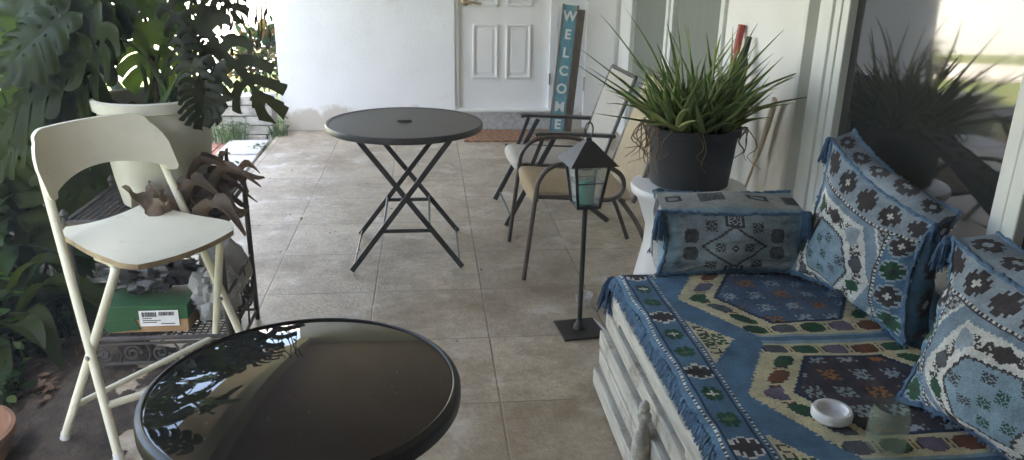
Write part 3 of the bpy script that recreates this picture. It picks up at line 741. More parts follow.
g = G(); A_, B_ = onlong(.21, -1), onlong(.21, 1); md = (A_ + B_) / 2 + SP(.10, 0, 0) - SP(0, 0, 0)
g.tube(smoothpath([A_, lerp(A_, md, .6) + V((0, 0, 0)), md, lerp(B_, md, .6), B_], 6), .012, 10); g.build('footrest', 'chair_white', st)
g = G(); A_, B_ = lerp(SP(-.143, -.302, .012), SP(.088, -.199, .575), .22), lerp(SP(-.143, .302, .012), SP(.088, .199, .575), .22); g.tube([A_, B_], .010, 10); g.build('rear_bar', 'chair_white', st)
# seat: rounded trapezoid, dished, plywood edge
def seatpt(u, v, z):  # u 0..1 back->front, v -1..1
    hw = .165 + .06 * u - .02 * u ** 6
    if u < .12: hw *= .80 + .2 * math.sin(u / .12 * PI / 2)
    if u > .88: hw *= .86 + .14 * math.cos((u - .88) / .12 * PI / 2)
    uu = -.215 + .40 * u + .02 * (1 - v * v) * (1 if u > .5 else 0) * (u - .5)
    return SP(uu, v * hw, z + .012 * v * v - .012 * math.sin(PI * u) - (.018 * max(0, (u - .75) / .25) ** 2) + .012 * (1 - u))
g = G(); nu, nv = 22, 16
g.grid(lambda a_, b_: seatpt(b_, a_ * 2 - 1, .645), nv, nu, 0)
g.grid(lambda a_, b_: seatpt(b_, 1 - a_ * 2, .628), nv, nu, 0)
bd = [(k / nu, -1) for k in range(nu + 1)] + [(1, -1 + 2 * k / nv) for k in range(1, nv + 1)] + [(1 - k / nu, 1) for k in range(1, nu + 1)] + [(0, 1 - 2 * k / nv) for k in range(1, nv)]
vs = [seatpt(u, v, .645) for u, v in bd] + [seatpt(u, v, .628) for u, v in bd]; k = len(bd)
g.add(vs, [(i, i + k, (i + 1) % k + k, (i + 1) % k) for i in range(k)], 1)
g.build('seat', ['chair_white', 'seat_edge'], st)
# backrest: bent panel with a concave lower edge and round upper corners
def backpt(a_, b_, off):
    v = a_ * 2 - 1; hw = .225; w_ = abs(v)
    lo = .795 + .055 * (1 - v * v); hi = .985 - .065 * max(0, (w_ - .62) / .38) ** 2.4
    if w_ > .86:
        k_ = math.sqrt(max(0, 1 - ((w_ - .86) / .14) ** 2)); m_ = (lo + hi) / 2 - .012; hh_ = (hi - lo) / 2
        lo, hi = m_ - hh_ * (.62 + .38 * k_), m_ + hh_ * (.62 + .38 * k_)
    z = lo + (hi - lo) * b_
    u = -.152 - .09 * (z - .80) / .2 - .060 * (1 - v * v) + .036 + off
    return SP(u, v * hw, z)
g = G(); nu, nv = 60, 10
g.grid(lambda a_, b_: backpt(a_, b_, .014), nu, nv); g.grid(lambda a_, b_: backpt(1 - a_, b_, -.002), nu, nv)
bd = [(k / nu, 0) for k in range(nu + 1)] + [(1, k / nv) for k in range(1, nv + 1)] + [(1 - k / nu, 1) for k in range(1, nu + 1)] + [(0, 1 - k / nv) for k in range(1, nv)]
k = len(bd); g.add([backpt(*q, .014) for q in bd] + [backpt(*q, -.002) for q in bd], [(i, i + k, (i + 1) % k + k, (i + 1) % k) for i in range(k)])
g.build('backrest', 'chair_white', st)

# ---------------------------------------------------------------- far perforated table
TC = V((-.118, 3.89, 0)); TR, TZ = .392, .705
tb = thing('bistro_table', 'round charcoal bistro table with a perforated metal top', 'table', TC)
g = G(); g.grid(lambda u, v: TC + V(((.021 + (TR - .026) * v) * math.cos(-2 * PI * u), (.021 + (TR - .026) * v) * math.sin(-2 * PI * u), TZ - .001)), 72, 6)
g.build('table_top', 'perf', tb)
g = G(); g.lathe(TC, [(TR - .022, TZ + .0005), (TR - .012, TZ + .003), (TR - .004, TZ + .001), (TR, TZ - .008), (TR, TZ - .026), (TR - .005, TZ - .030), (TR - .007, TZ - .012), (TR - .022, TZ - .004), (TR - .022, TZ + .0005)], 72)
g.build('rim', 'grey_metal', tb)
g = G(); g.lathe(TC, [(.021, TZ + .002), (.032, TZ + .002), (.032, TZ - .006), (.021, TZ - .006), (.021, TZ + .002)], 20); g.tube([TC + V((-.035, 0, TZ + .003)), TC + V((.035, 0, TZ + .003))], .005, 6); g.build('umbrella_hole_ring', 'black_metal', tb)
yF, yB = 3.655, 4.195
for y, dy in ((yF, .03), (yB, -.03)):
    for s_ in (-1, 1):
        fx = TC.x + s_ * .275 ; tx = TC.x - s_ * .245
        yy = y + (.012 if s_ > 0 else -.012)
        g = G(); g.bar((fx, yy, .006), (tx, yy + dy, TZ - .012), .026, .011, (1, 0, 0)); g.build('leg', 'grey_metal', tb, bevel=.002, smooth=False)
for s_ in (-1, 1):
    g = G(); g.tube([(TC.x + s_ * .262, yF, .03), (TC.x + s_ * .262, yB, .03)], .005, 6); g.build('foot_wire', 'grey_metal', tb)
    g = G(); t_ = .40; x_ = TC.x + s_ * (.275 - .52 * .31); g.tube([(x_, yF + .01, .225), (x_, yB - .01, .225)], .007, 6); g.build('stretcher', 'grey_metal', tb)
    g = G(); g.bar((TC.x + s_ * .245, yF, TZ - .012), (TC.x + s_ * .245, yB, TZ - .012), .03, .008, (1, 0, 0)); g.build('top_rail', 'grey_metal', tb, smooth=False)
for y in (yF + .008, yB - .008):
    g = G(); z_ = .205; k_ = (.275 - .52 * z_ / .69); g.bar((TC.x - k_, y, z_), (TC.x + k_, y, z_), .018, .008, (0, 0, 1)); g.build('crossbar', 'grey_metal', tb, smooth=False)

# ---------------------------------------------------------------- near black glass table
NC = V((-.245, 1.335, 0)); NR, NZ = .298, .72
nt_ = thing('glass_table', 'round black glass side table with a black metal rim', 'table', NC)
g = G(); g.lathe(NC, [(0, NZ - .006), (NR - .016, NZ - .006), (NR - .016, NZ - .001), (NR - .02, NZ), (0, NZ)], 96); g.build('glass_top', 'tglass', nt_)
g = G(); g.lathe(NC, [(NR - .016, NZ - .008), (NR - .0155, NZ + .001), (NR - .013, NZ + .003), (NR - .011, NZ + .0015), (NR - .009, NZ - .001), (NR - .003, NZ - .003), (NR, NZ - .009), (NR, NZ - .030), (NR - .006, NZ - .036), (NR - .014, NZ - .034), (NR - .016, NZ - .008)], 96); g.build('rim', 'black_metal', nt_)
for k in range(4):
    q = PI / 4 + k * PI / 2; d = V((math.cos(q), math.sin(q), 0))
    g = G(); g.tube(smoothpath([NC + d * .20 + V((0, 0, NZ - .03)), NC + d * .13 + V((0, 0, .42)), NC + d * .16 + V((0, 0, .18)), NC + d * .23 + V((0, 0, .008))], 6), .011, 10); g.build('leg', 'black_metal', nt_)
g = G(); g.tube([NC + V((.135 * math.cos(q), .135 * math.sin(q), .36)) for q in [2 * PI * k / 32 for k in range(33)]], .006, 6, cap=False); g.build('leg_ring', 'black_metal', nt_)

# ---------------------------------------------------------------- sling chairs
def chair_frame_pt(cx, cy, rot):
    c_, s_ = math.cos(rot), math.sin(rot)
    return lambda u, v, z: V((cx - u * c_ - v * s_, cy - u * s_ + v * c_, z))     # u points to the chair's front (-X)
def sling(g, F, prof, hw, th=.006, sag=.02, curve=0):
    n = len(prof) - 1
    def fn(a_, b_, off):
        t = b_ * n; i = min(int(t), n - 1); f_ = t - i; p0, p1 = prof[i], prof[i + 1]
        v = a_ * 2 - 1; u = p0[0] + (p1[0] - p0[0]) * f_; z = p0[1] + (p1[1] - p0[1]) * f_
        dx, dz = p1[0] - p0[0], p1[1] - p0[1]; l_ = math.hypot(dx, dz); nx, nz = -dz / l_, dx / l_
        sg = -sag * (1 - v * v) + off
        return F(u + nx * sg, v * hw, z + nz * sg)
    g.grid(lambda a_, b_: fn(a_, b_, 0), 8, n * 3); g.grid(lambda a_, b_: fn(1 - a_, b_, -th), 8, n * 3)
# rear: folding recliner with flat arms
F = chair_frame_pt(.80, 4.56, .04)
ch = thing('patio_chair', 'beige grey sling patio chair with flat charcoal arms beside the welcome sign', 'chair', (.80, 4.56, 0), 'sling chairs on the porch')
sp_ = smoothpath([(.315, .335, 0), (.30, .37, 0), (.24, .375, 0), (0, .355, 0), (-.18, .345, 0)], 4)
g = G(); sling(g, F, [(p.x, p.y) for p in sp_][::-1], .235, sag=-.015); g.build('seat', 'sling_grey', ch)
g = G(); sling(g, F, [(-.355, .85), (-.31, .73), (-.25, .55), (-.19, .365)], .258, sag=-.024); g.build('backrest', 'sling_grey', ch)
for s_ in (-1, 1):
    v = s_ * .262
    g = G(); g.tube([F(.31, s_ * .245, .365), F(-.18, s_ * .245, .345)], .012, 8); g.build('seat_rail', 'grey_metal', ch)
    g = G(); g.tube([F(-.175, s_ * .245, .33), F(-.25, s_ * .245, .55), F(-.36, s_ * .245, .86)], .012, 8); g.build('back_rail', 'grey_metal', ch)
    g = G(); g.bar(F(.37, v, .006), F(.10, v, .53), .03, .014, (1, 0, 0)); g.build('front_leg', 'grey_metal', ch, bevel=.003, smooth=False)
    g = G(); g.bar(F(-.25, v * .9, .006), F(.20, v * .9, .37), .03, .014, (1, 0, 0)); g.build('rear_leg', 'grey_metal', ch, bevel=.003, smooth=False)
    g = G(); pts = smoothpath([F(.21, v, .545), F(.17, v, .553), F(.0, v, .545), F(-.25, v, .53)], 4)
    for a_, b_ in zip(pts, pts[1:]): g.bar(a_, b_ + (b_ - a_) * .08, .045, .018, (0, 1, 0))
    g.build('armrest', 'grey_metal', ch, smooth=False)
    g = G(); g.bar(F(.225, v, .37), F(.16, v, .54), .022, .012, (1, 0, 0)); g.build('arm_support', 'grey_metal', ch, smooth=False)
g = G(); g.tube([F(-.36, -.245, .86), F(-.36, .245, .86)], .012, 8); g.build('top_bar', 'grey_metal', ch)
for u_ in (-.20, .34):
    g = G(); g.tube([F(u_, -.255, .055), F(u_, .255, .055)], .007, 8); g.build('stretcher', 'grey_metal', ch)
# front: bent tube frame
F = chair_frame_pt(.77, 3.76, .03)
ch = thing('patio_chair', 'tan sling patio chair with bent brown tube arms behind the lantern', 'chair', (.77, 3.76, 0), 'sling chairs on the porch')
sp_ = smoothpath([(.285, .385, 0), (.285, .425, 0), (.24, .44, 0), (0, .415, 0), (-.20, .395, 0)], 4)
g = G(); sling(g, F, [(p.x, p.y) for p in sp_][::-1], .25, sag=-.012); g.build('seat', 'sling_tan', ch)
g = G(); sling(g, F, [(-.39, .93), (-.33, .76), (-.27, .58), (-.215, .41)], .27, sag=-.024); g.build('backrest', 'sling_tan', ch)
for s_ in (-1, 1):
    v = s_ * .272
    g = G(); g.tube(smoothpath([F(.33, v, .006), F(.285, v, .40), F(.265, v, .51), F(.20, v, .575), F(.08, v, .59), F(-.04, v, .575), F(-.125, v, .525), F(-.14, v, .455), F(-.08, v, .405), F(.10, v * .97, .415), F(.27, v * .97, .425)], 6), .0115, 10); g.build('side_frame', 'brown_metal', ch)
    g = G(); g.tube(smoothpath([F(-.13, v * .95, .405), F(-.24, v * .95, .25), F(-.34, v * .95, .006)], 5), .0115, 10); g.build('rear_leg', 'brown_metal', ch)
    g = G(); g.tube([F(-.20, s_ * .255, .38), F(-.27, s_ * .255, .58), F(-.40, s_ * .255, .94)], .0115, 8); g.build('back_rail', 'brown_metal', ch)
g = G(); g.tube([F(-.40, -.255, .94), F(-.40, .255, .94)], .0115, 8); g.build('top_bar', 'brown_metal', ch)
for u_, z_ in ((.275, .405), (-.15, .39)):
    g = G(); g.tube([F(u_, -.262, z_), F(u_, .262, z_)], .010, 8); g.build('cross_tube', 'brown_metal', ch)

# ---------------------------------------------------------------- candle lantern on a pole
LC = V((.62, 2.93, 0))
ln = thing('lantern', 'black metal candle lantern on a slim floor pole', 'lantern', LC)
ca, sa = math.cos(.12), math.sin(.12)
def LP(x, y, z): return V((LC.x + x * ca - y * sa, LC.y + x * sa + y * ca, z))
g = G(); g.obox(LP(0, 0, .006), V((ca, sa, 0)) * .18, V((-sa, ca, 0)) * .18, V((0, 0, .011))); g.build('base_plate', 'black_metal', ln, bevel=.002, smooth=False)
g = G(); g.tube([LP(0, 0, .01), LP(0, 0, .56)], .0105, 12); g.lathe(LP(0, 0, .01), [(.026, 0), (.024, .012), (.014, .03), (.011, .04)], 16); g.build('pole', 'black_metal', ln)
zb, zt, wb, wt = .562, .735, .045, .067
g = G(); g.obox(LP(0, 0, zb), V((ca, sa, 0)) * .098, V((-sa, ca, 0)) * .098, V((0, 0, .012)))
for sx in (-1, 1):
    for sy in (-1, 1): g.bar(LP(sx * wb, sy * wb, zb), LP(sx * wt, sy * wt, zt), .011, .011, (1, 0, 0))
for z_, w_ in ((zt, wt), (zb + .10, wb + (wt - wb) * .53)):
    r_ = .006 if z_ == zt else .0022
    c4 = [LP(-w_, -w_, z_), LP(w_, -w_, z_), LP(w_, w_, z_), LP(-w_, w_, z_)]
    for k in range(4): g.tube([c4[k], c4[(k + 1) % 4]], r_, 6)
g.build('lantern_frame', 'black_metal', ln, smooth=False)
for k in range(4):
    q = k * PI / 2; c_, s_ = math.cos(q), math.sin(q)
    def W(x, y, z): return LP(x * c_ - y * s_, x * s_ + y * c_, z)
    g = G(); i_ = .004
    g.hexa([W(-wb + i_, -wb + .002, zb + .008), W(wb - i_, -wb + .002, zb + .008), W(wb - i_, -wb + .004, zb + .008), W(-wb + i_, -wb + .004, zb + .008), W(-wt + i_, -wt + .002, zt - .004), W(wt - i_, -wt + .002, zt - .004), W(wt - i_, -wt + .004, zt - .004), W(-wt + i_, -wt + .004, zt - .004)])
    g.build('glass_pane', 'lglass', ln, smooth=False)
g = G(); w1, w2 = .098, .016
g.hexa([LP(-w1, -w1, zt + .004), LP(w1, -w1, zt + .004), LP(w1, w1, zt + .004), LP(-w1, w1, zt + .004), LP(-w2, -w2, zt + .088), LP(w2, -w2, zt + .088), LP(w2, w2, zt + .088), LP(-w2, w2, zt + .088)])
g.lathe(LP(0, 0, zt + .088), [(.014, 0), (.012, .012), (.005, .016)], 12); g.build('lantern_roof', 'black_metal', ln, smooth=False)
g = G(); g.tube([LP(.016 * math.cos(q), 0, zt + .130 + .030 * math.sin(q)) for q in [2 * PI * k / 20 for k in range(21)]], .0032, 6, cap=False); g.build('ring', 'brown_metal', ln)
g = G(); g.lathe(LP(0, 0, zb + .0065), [(.030, 0), (.030, .092), (.026, .097), (.0, .094)], 24); cd = g.build('candle', 'candle', loc=LP(0, 0, zb + .0065)); tag(cd, 'teal green pillar candle inside the black lantern', 'candle')
g = G(); g.tube([LP(0, 0, zb + .10), LP(.003, 0, zb + .112)], .0012, 5); g.build('wick', 'wick', cd)
g = G(); g.lathe((.685, 3.17, .001), [(.030, 0), (.032, .002), (.042, .060), (.0405, .060), (.030, .006), (0, .006)], 24); tag(g.build('glass_cup', 'clear', loc=(.685, 3.17, 0)), 'small clear glass cup on the tiles behind the lantern base', 'cup')
g = G(); g.tube(smoothpath([(.70, 3.02, .006), (.725, 2.92, .006), (.73, 2.80, .008), (.745, 2.70, .03), (.70, 2.60, .012)], 6), .005, 8); tag(g.build('cable', 'cable', loc=(.7, 2.85, 0)), 'thin white cable on the floor at the end of the daybed', 'cable')

# ---------------------------------------------------------------- doormat, welcome sign, brooms
dm = thing('doormat', 'brown coir doormat in front of the white door', 'doormat', (.66, 6.68, 0))
g = G(); g.box((.30, 6.46, .003), (1.08, 6.90, .016)); g.build('coir_base', 'mat', dm, bevel=.005, smooth=False)

sg = thing('welcome_sign', 'tall teal and white WELCOME board leaning beside the door', 'sign', (1.16, 6.78, 0))
b0, b1 = P3(556, 134, 6.70), P3(571, 3, 6.87)
b0.z = .012
dirv = (b1 - b0).normalized(); sidev = V((1, .12, 0)); sidev = (sidev - dirv * sidev.dot(dirv)).normalized(); nv_ = sidev.cross(dirv).normalized()   # nv_ faces the camera side
if nv_.y > 0: nv_ = -nv_
LEN = 1.11
def SG(x, t, d): return b0 + sidev * x + dirv * t + nv_ * d
HW = .060
g = G(); g.obox(SG(.0, LEN / 2, 0), sidev * (HW * 2), dirv * LEN, nv_ * .02); g.build('board', 'sign_teal', sg, bevel=.003, smooth=False)
for x, w_, dep in ((-HW - .006, .012, .026), (HW + .006, .012, .026)):
    g = G(); g.obox(SG(x, LEN / 2, .004), sidev * w_, dirv * (LEN + .01), nv_ * dep); g.build('frame_strip', 'sign_wood', sg, bevel=.002, smooth=False)
g = G(); g.obox(SG(HW + .042, LEN / 2 - .012, -.035), sidev * .085, dirv * (LEN - .02), nv_ * .018); g.build('back_plank', 'sign_wood', sg, bevel=.002, smooth=False)
for k, chh in enumerate('WELCOME'):
    cu = bpy.data.curves.new('letter', 'FONT'); cu.body = chh; cu.size = .115; cu.extrude = .0025; cu.align_x = 'CENTER'; cu.align_y = 'CENTER'; cu.offset = .0035
    tmp = bpy.data.objects.new('tmp', cu); COL.objects.link(tmp)
    dg = bpy.context.evaluated_depsgraph_get(); me = bpy.data.meshes.new_from_object(tmp.evaluated_get(dg))
    bpy.data.objects.remove(tmp)
    me.name = 'letter'; me.materials.clear(); me.materials.append(M['letter'])
    zax = nv_; xax = sidev
    R_ = Matrix((xax, dirv, xax.cross(dirv))).transposed()
    if R_.col[2].dot(nv_) < 0: R_ = Matrix((xax, dirv, nv_)).transposed()
    pos = SG(0, LEN - .095 - k * .155, .0125)
    for v_ in me.vertices: v_.co = (R_ @ v_.co) + pos - ROOT[sg.name]
    o = bpy.data.objects.new('letter', me); COL.objects.link(o); o.parent = sg; ROOT[o.name] = ROOT[sg.name]

br_ = thing('broom', 'broom with a red end leaning on the side wall behind the aloe', 'broom', (1.6, 4.05, 0))
g = G(); g.tube([(1.42, 3.98, .02), (1.655, 4.12, 1.02)], .012, 10); g.build('handle', 'red_plastic', br_)
g = G(); g.tube([(1.655, 4.12, 1.02), (1.678, 4.135, 1.17)], .020, 10); g.build('grip', 'red_plastic', br_)
g = G(); g.obox((1.41, 3.975, .05), (.05, .0, 0), (0, .24, 0), (.02, 0, .09)); g.build('brush_head', 'black_plastic', br_, bevel=.006, smooth=False)
um = thing('umbrella', 'folded black umbrella leaning on the side wall beside the broom', 'umbrella', (1.6, 3.95, 0))
g = G(); g.tube([(1.47, 3.84, .30), (1.55, 3.90, .62), (1.63, 3.965, .98), (1.645, 3.98, 1.03)], [.012, .032, .036, .016], 12); g.build('canopy', 'black_plastic', um)
g = G(); g.tube([(1.645, 3.98, 1.03), (1.668, 3.995, 1.12)], .016, 12); g.build('handle', 'black_plastic', um)
g = G(); g.tube([(1.47, 3.84, .30), (1.42, 3.80, .02)], .007, 8); g.build('tip', 'black_plastic', um)
bs_ = thing('brush', 'long beige handled brush leaning on the wall right of the aloe pot', 'brush', (1.62, 3.7, .3))
g = G(); g.tube(smoothpath([(1.655, 3.69, .56), (1.665, 3.65, .70), (1.665, 3.60, .84), (1.66, 3.59, .87)], 4), [.016 + .006 * math.sin(k / 12 * PI) for k in range(13)], 10, flat=.6); g.build('brush_head', 'beige', bs_)
g = G(); g.tube([(1.655, 3.69, .56), (1.56, 3.80, .02)], .007, 8); g.build('handle', 'beige', bs_)

# ---------------------------------------------------------------- aloe in a black pot on a white stool
AC = V((1.205, 3.40, 0))
g = G(); g.lathe(AC, [(.215, 0), (.225, .02), (.19, .20), (.185, .30), (.235, .44), (.262, .465), (.268, .488), (.262, .502), (.24, .508), (0, .508)], 56)
tag(g.build('plant_stand', 'white_plastic', loc=AC), 'round white stand carrying the black aloe pot', 'stand')
AP = AC + V((0, 0, .51))
g = G(); g.lathe(AP, [(.170, 0), (.178, .006), (.196, .20), (.200, .235), (.212, .24), (.214, .275), (.205, .278), (.196, .262), (.19, .24), (0, .24)], 56)
ap = g.build('flower_pot', 'black_plastic', loc=AP); tag(ap, 'black plastic flower pot on the white stand', 'pot')
g = G(); g.lathe(AP, [(.188, .245), (.1, .262), (0, .27)], 30); g.build('soil', 'soil', ap)
al = thing('aloe_plant', 'spiky green aloe overflowing the black pot', 'plant', AP + V((0, 0, .25)))
g1 = G(); dry = G()
rs = random.Random(21)
def spike(g, b, q, el, ln_, r0, mi, droop, twist=0):
    d = V((math.cos(q) * math.cos(el), math.sin(q) * math.cos(el), math.sin(el))); out = V((math.cos(q + twist), math.sin(q + twist), 0))
    pts = []; rr = []; wv = V((rs.uniform(-1, 1), rs.uniform(-1, 1), rs.uniform(-.5, .5)))
    for k in range(9):
        t = k / 8; pts.append(b + d * ln_ * t + wv * ln_ * .05 * math.sin(t * 3.2) + out * ln_ * .20 * t * t - V((0, 0, 1)) * ln_ * droop * t * t); rr.append(r0 * (1 - t ** 1.5) * (1 if k else .9) + .0008)
    g.tube(pts, rr, 6, mi, flat=.55)
for ro in range(21):
    qa = ro * 2.4; ra = .165 * math.sqrt((ro + .5) / 21); rc = AP + V((ra * math.cos(qa), ra * math.sin(qa), .245)); tilt = ra / .165 * .50
    for k in range(rs.randint(9, 12)):
        q = rs.uniform(0, 2 * PI); el = rs.uniform(.75, 1.35)
        d = V((math.cos(q) * math.cos(el) + math.cos(qa) * tilt, math.sin(q) * math.cos(el) + math.sin(qa) * tilt, math.sin(el)))
        spike(g1, rc + V((rs.uniform(-.015, .015), rs.uniform(-.015, .015), rs.uniform(0, .03))), math.atan2(d.y, d.x), math.atan2(d.z, math.hypot(d.x, d.y)), rs.uniform(.17, .42), rs.uniform(.0115, .020), rs.choice((0, 0, 1, 1, 2)), rs.uniform(-.25, .42), rs.uniform(-1.4, 1.4))
for q, el, ln_ in ((2.7, 1.05, .64), (2.4, 1.25, .58), (.75, 1.15, .60), (.2, .62, .60), (3.3, .55, .52), (2.95, .78, .56), (3.6, .25, .50), (.5, .85, .56), (-.2, .5, .5), (1.6, 1.3, .62)):
    spike(g1, AP + V((.1 * math.cos(q), .1 * math.sin(q), .27)), q, el, ln_ * .92, .0135, 1, rs.uniform(-.12, .16), rs.uniform(-.7, .7))
for k in range(30):
    q = rs.uniform(0, 2 * PI); b = AP + V((.19 * math.cos(q), .19 * math.sin(q), .27)); o_ = V((math.cos(q), math.sin(q), 0))
    l_ = rs.uniform(.08, .22); sw = V((rs.uniform(-.05, .05), rs.uniform(-.05, .05), 0))
    dry.tube(smoothpath([b, b + o_ * .045 + V((0, 0, .012)), b + o_ * .055 + sw - V((0, 0, l_ * .4)), b + o_ * .05 + sw * .2 - V((0, 0, l_ * .7)), b + o_ * .06 + sw * 1.5 - V((0, 0, l_))], 3), [.0055 - .0003 * i for i in range(13)], 5, flat=.6)
g1.build('foliage', ['aloe1', 'aloe2', 'aloe3'], al); dry.build('dry_leaves', 'root', al)

# ---------------------------------------------------------------- daybed of whitewashed boards
BX0, BX1, BY1, BZ = .622, 1.62, 2.44, .475
db = thing('daybed', 'low daybed of stacked whitewashed weathered boards under the window', 'daybed', (1.1, 1.0, 0))
lay = [(.015, .085, .585, 2.48), (.105, .165, .60, 2.465), (.185, .245, .595, 2.455), (.262, .320, .612, 2.445), (.338, .392, .622, 2.43), (.408, .462, .634, 2.415)]
for k, (z0, z1, x0, y1) in enumerate(lay):
    g = G(); g.box((x0, -.5, z0), (x0 + .10, y1, z1)); g.box((x0 + .102, y1 - .10, z0 + .004), (BX1, y1 - .002, z1 - .004)); g.build('rail', 'weathered', db, bevel=.005, smooth=False)
for x0, x1, y0, y1 in [(.625, .69, y - .05, y + .05) for y in (2.36, 1.55, .6, -.3)] + [(1.5, 1.6, -.4, -.3), (1.5, 1.6, 2.26, 2.34)]:
    g = G(); g.box((x0, y0, .004), (x1, y1, .45)); g.build('post', 'weathered', db, smooth=False)
g = G(); g.box((.70, -.5, .43), (BX1, 2.35, .463)); g.build('platform', 'weathered', db, smooth=False)
g = G(); g.lathe((.575, 1.80, .09), [(.020, 0), (.022, .02), (.013, .032), (.013, .04), (.022, .055), (.028, .11), (.027, .14), (.014, .19), (.012, .20), (.022, .21), (.022, .222), (.013, .232), (.016, .245), (.012, .26), (.003, .27)], 24); g.build('turned_finial', 'weathered', db)

# ---- kilim patterns: every stitch takes the colour of the thread
C_BLUE = (.095, .185, .275); C_LBLUE = (.24, .345, .405); C_CREAM = (.56, .51, .33); C_WHITE = (.62, .62, .57); C_NAVY = (.035, .05, .085)
C_GREEN = (.035, .095, .055); C_DARK = (.065, .058, .058); C_PUR = (.16, .14, .19); C_BROWN = (.17, .075, .045); C_OR = (.36, .16, .06); C_MBLUE = (.085, .135, .205)
C_GREY = (.10, .11, .12); C_PALE = (.30, .36, .40)
STAR = ["..#.#..", ".#####.", "###o###", ".#ooo#.", "###o###", ".#####.", "..#.#.."]
CROSS = ["...###...", ".#.###.#.", ".#######.", "####o####", "###ooo###", "####o####", ".#######.", ".#.###.#.", "...###..."]
DIAM = ["...#...", "..###..", ".##o##.", "##ooo##", ".##o##.", "..###..", "...#..."]
FLOW = ["#.#.#.#", ".##.##.", "##.#.##", "..###..", "##.#.##", ".##.##.", "#.#.#.#"]
HOOK = ["###.", "#..#", "#...", ".##.", "...#", "#..#", ".###"]
LOZ = [".#####.", "#######", "#######", "#######", ".#####."]
def motif(bm, dx, dy, cell, a_, b_=None, edge=None):
    h_, w_ = len(bm), len(bm[0]); i = math.floor(dx / cell + w_ / 2); j = math.floor(dy / cell + h_ / 2)
    if 0 <= i < w_ and 0 <= j < h_:
        c_ = bm[h_ - 1 - j][i]
        if c_ == '#': return a_
        if c_ == 'o': return b_ or a_
    if edge:
        for ii, jj in ((i - 1, j), (i + 1, j), (i, j - 1), (i, j + 1)):
            if 0 <= ii < w_ and 0 <= jj < h_ and bm[h_ - 1 - jj][ii] != '.': return edge
    return None
def saw(t, p): return abs((t / p) % 1 - .5) * 2
def dash(t, p): return C_WHITE if (t / p) % 1 < .5 else C_DARK
MCY = [2.175, 1.60, 1.025, .45, -.125]
def blanket(x, y):
    x -= .012
    if x < .606: return C_BLUE
    if abs(x - .622) < .0042: return dash(y, .015)
    if abs(x - .722) < .0042: return dash(y, .015)
    if abs(x - .636) < .004 or abs(x - .708) < .003: return C_NAVY
    if x < .73:
        k = math.floor((y - .045) / .108); cy = .045 + .108 * (k + .5)
        if k % 3 == 0: c_ = motif(CROSS, x - .672, y - cy, .0072, C_DARK, C_DARK, C_WHITE)
        elif k % 3 == 1: c_ = motif(STAR, x - .672, y - cy, .0086, C_GREEN, (.10, .17, .09))
        else: c_ = motif(STAR, x - .672, y - cy, .0086, C_GREEN, C_WHITE)
        return c_ or C_BLUE
    if x > 1.49:
        if abs(x - 1.50) < .0042: return dash(y, .015)
        return C_BLUE
    cy = min(MCY, key=lambda c_: abs(c_ - y)); dy = y - cy; ady = abs(dy); ax = abs(x - 1.10)
    idx = MCY.index(cy)
    hw = .345 - .155 * ady / .27 - .008 * saw(y, .016)
    if ady < .262 - .006 * saw(x, .02) * 0 and ax < hw:
        # inside the cream field
        mw_ = .225 - .115 * ady / .185
        if ady < .185 and ax < mw_:
            if ady > .172 or ax > mw_ - .014: return C_NAVY
            base = C_MBLUE if idx % 2 == 0 else (.065, .062, .078)
            xx, yy = x - 1.10, dy
            gx = math.floor(xx / .085 + .5); gy = math.floor(yy / .085 + .5)
            c_ = motif(["#.#.#", ".###.", "##o##", ".###.", "#.#.#"], xx - gx * .085, yy - gy * .085, .0095, C_PALE if (gx + gy) % 3 else C_OR, C_DARK)
            if c_ and random.random() > .12: return c_
            if random.random() < .05: return C_BROWN
            return base
        if ady > .185 + .0: u_, v_ = x - 1.10, ady - .222; per = .088
        else: u_, v_ = y - cy, ax - mw_ - .052; per = .075
        k = math.floor(u_ / per + .5); du = u_ - k * per
        pal = [C_GREEN, C_PUR, C_BROWN, C_GREEN, C_GREY][(k + idx) % 5]
        e_ = abs(du) / (per * .40) + max(0, abs(v_) / .026 - .55) * 1.1
        if e_ < 1 and abs(v_) < .027: return pal if e_ < .92 else C_DARK
        if abs(du) > per * .46 and abs(v_) < .022 and random.random() < .7: return C_DARK if int(v_ / .0085) % 2 else C_OR
        return C_CREAM
    if ady > .262 and ady < .275 and ax < .19: return C_LBLUE
    # cream teeth against the border
    ym = min([c_ + .2875 for c_ in MCY] + [MCY[-1] - .2875], key=lambda c_: abs(c_ - y)); dm = abs(y - ym)
    for xs, sgn in ((.73, 1), (1.49, -1)):
        dx = (x - xs) * sgn
        if dx < .105 * (1 - dm / .135) - .006 * saw(y, .016) and dm < .135:
            c_ = motif(FLOW, dx - .042, y - ym, .0095, C_GREEN) or motif(HOOK, dx - .025, y - ym - .058, .008, C_DARK) or motif(HOOK, dx - .025, y - ym + .058, .008, C_DARK)
            return c_ or C_CREAM
    return C_BLUE
cell = .0062
nx, ny = int(1.0 / cell), int(2.75 / cell)
yend = 2.455
def bz(x, y):
    z = BZ + .012 * ground_noise(x, y, 3.5) + .004 * ground_noise(x, y, 14) + .012
    if x < .655: z -= (.655 - x) ** 2 * 14
    if y > 2.36: z -= (y - 2.36) ** 2 * 7
    return z
g = G(); cols = []
ey = lambda x: 0
g.grid(lambda u, v: V((BX0 - .004 + 1.01 * u + .004 * math.sin(v * 60) * (1 if u < .02 else 0), -.30 + 2.725 * v, bz(BX0 + 1.01 * u, -.30 + 2.725 * v))), nx, ny)
for j in range(ny):
    for i in range(nx): cols.append(blanket(BX0 - .004 + 1.01 * (i + .5) / nx, -.30 + 2.725 * (j + .5) / ny))
kb = thing('kilim_blanket', 'blue kilim blanket with cream medallions spread over the daybed', 'blanket', (1.1, 1.1, BZ))
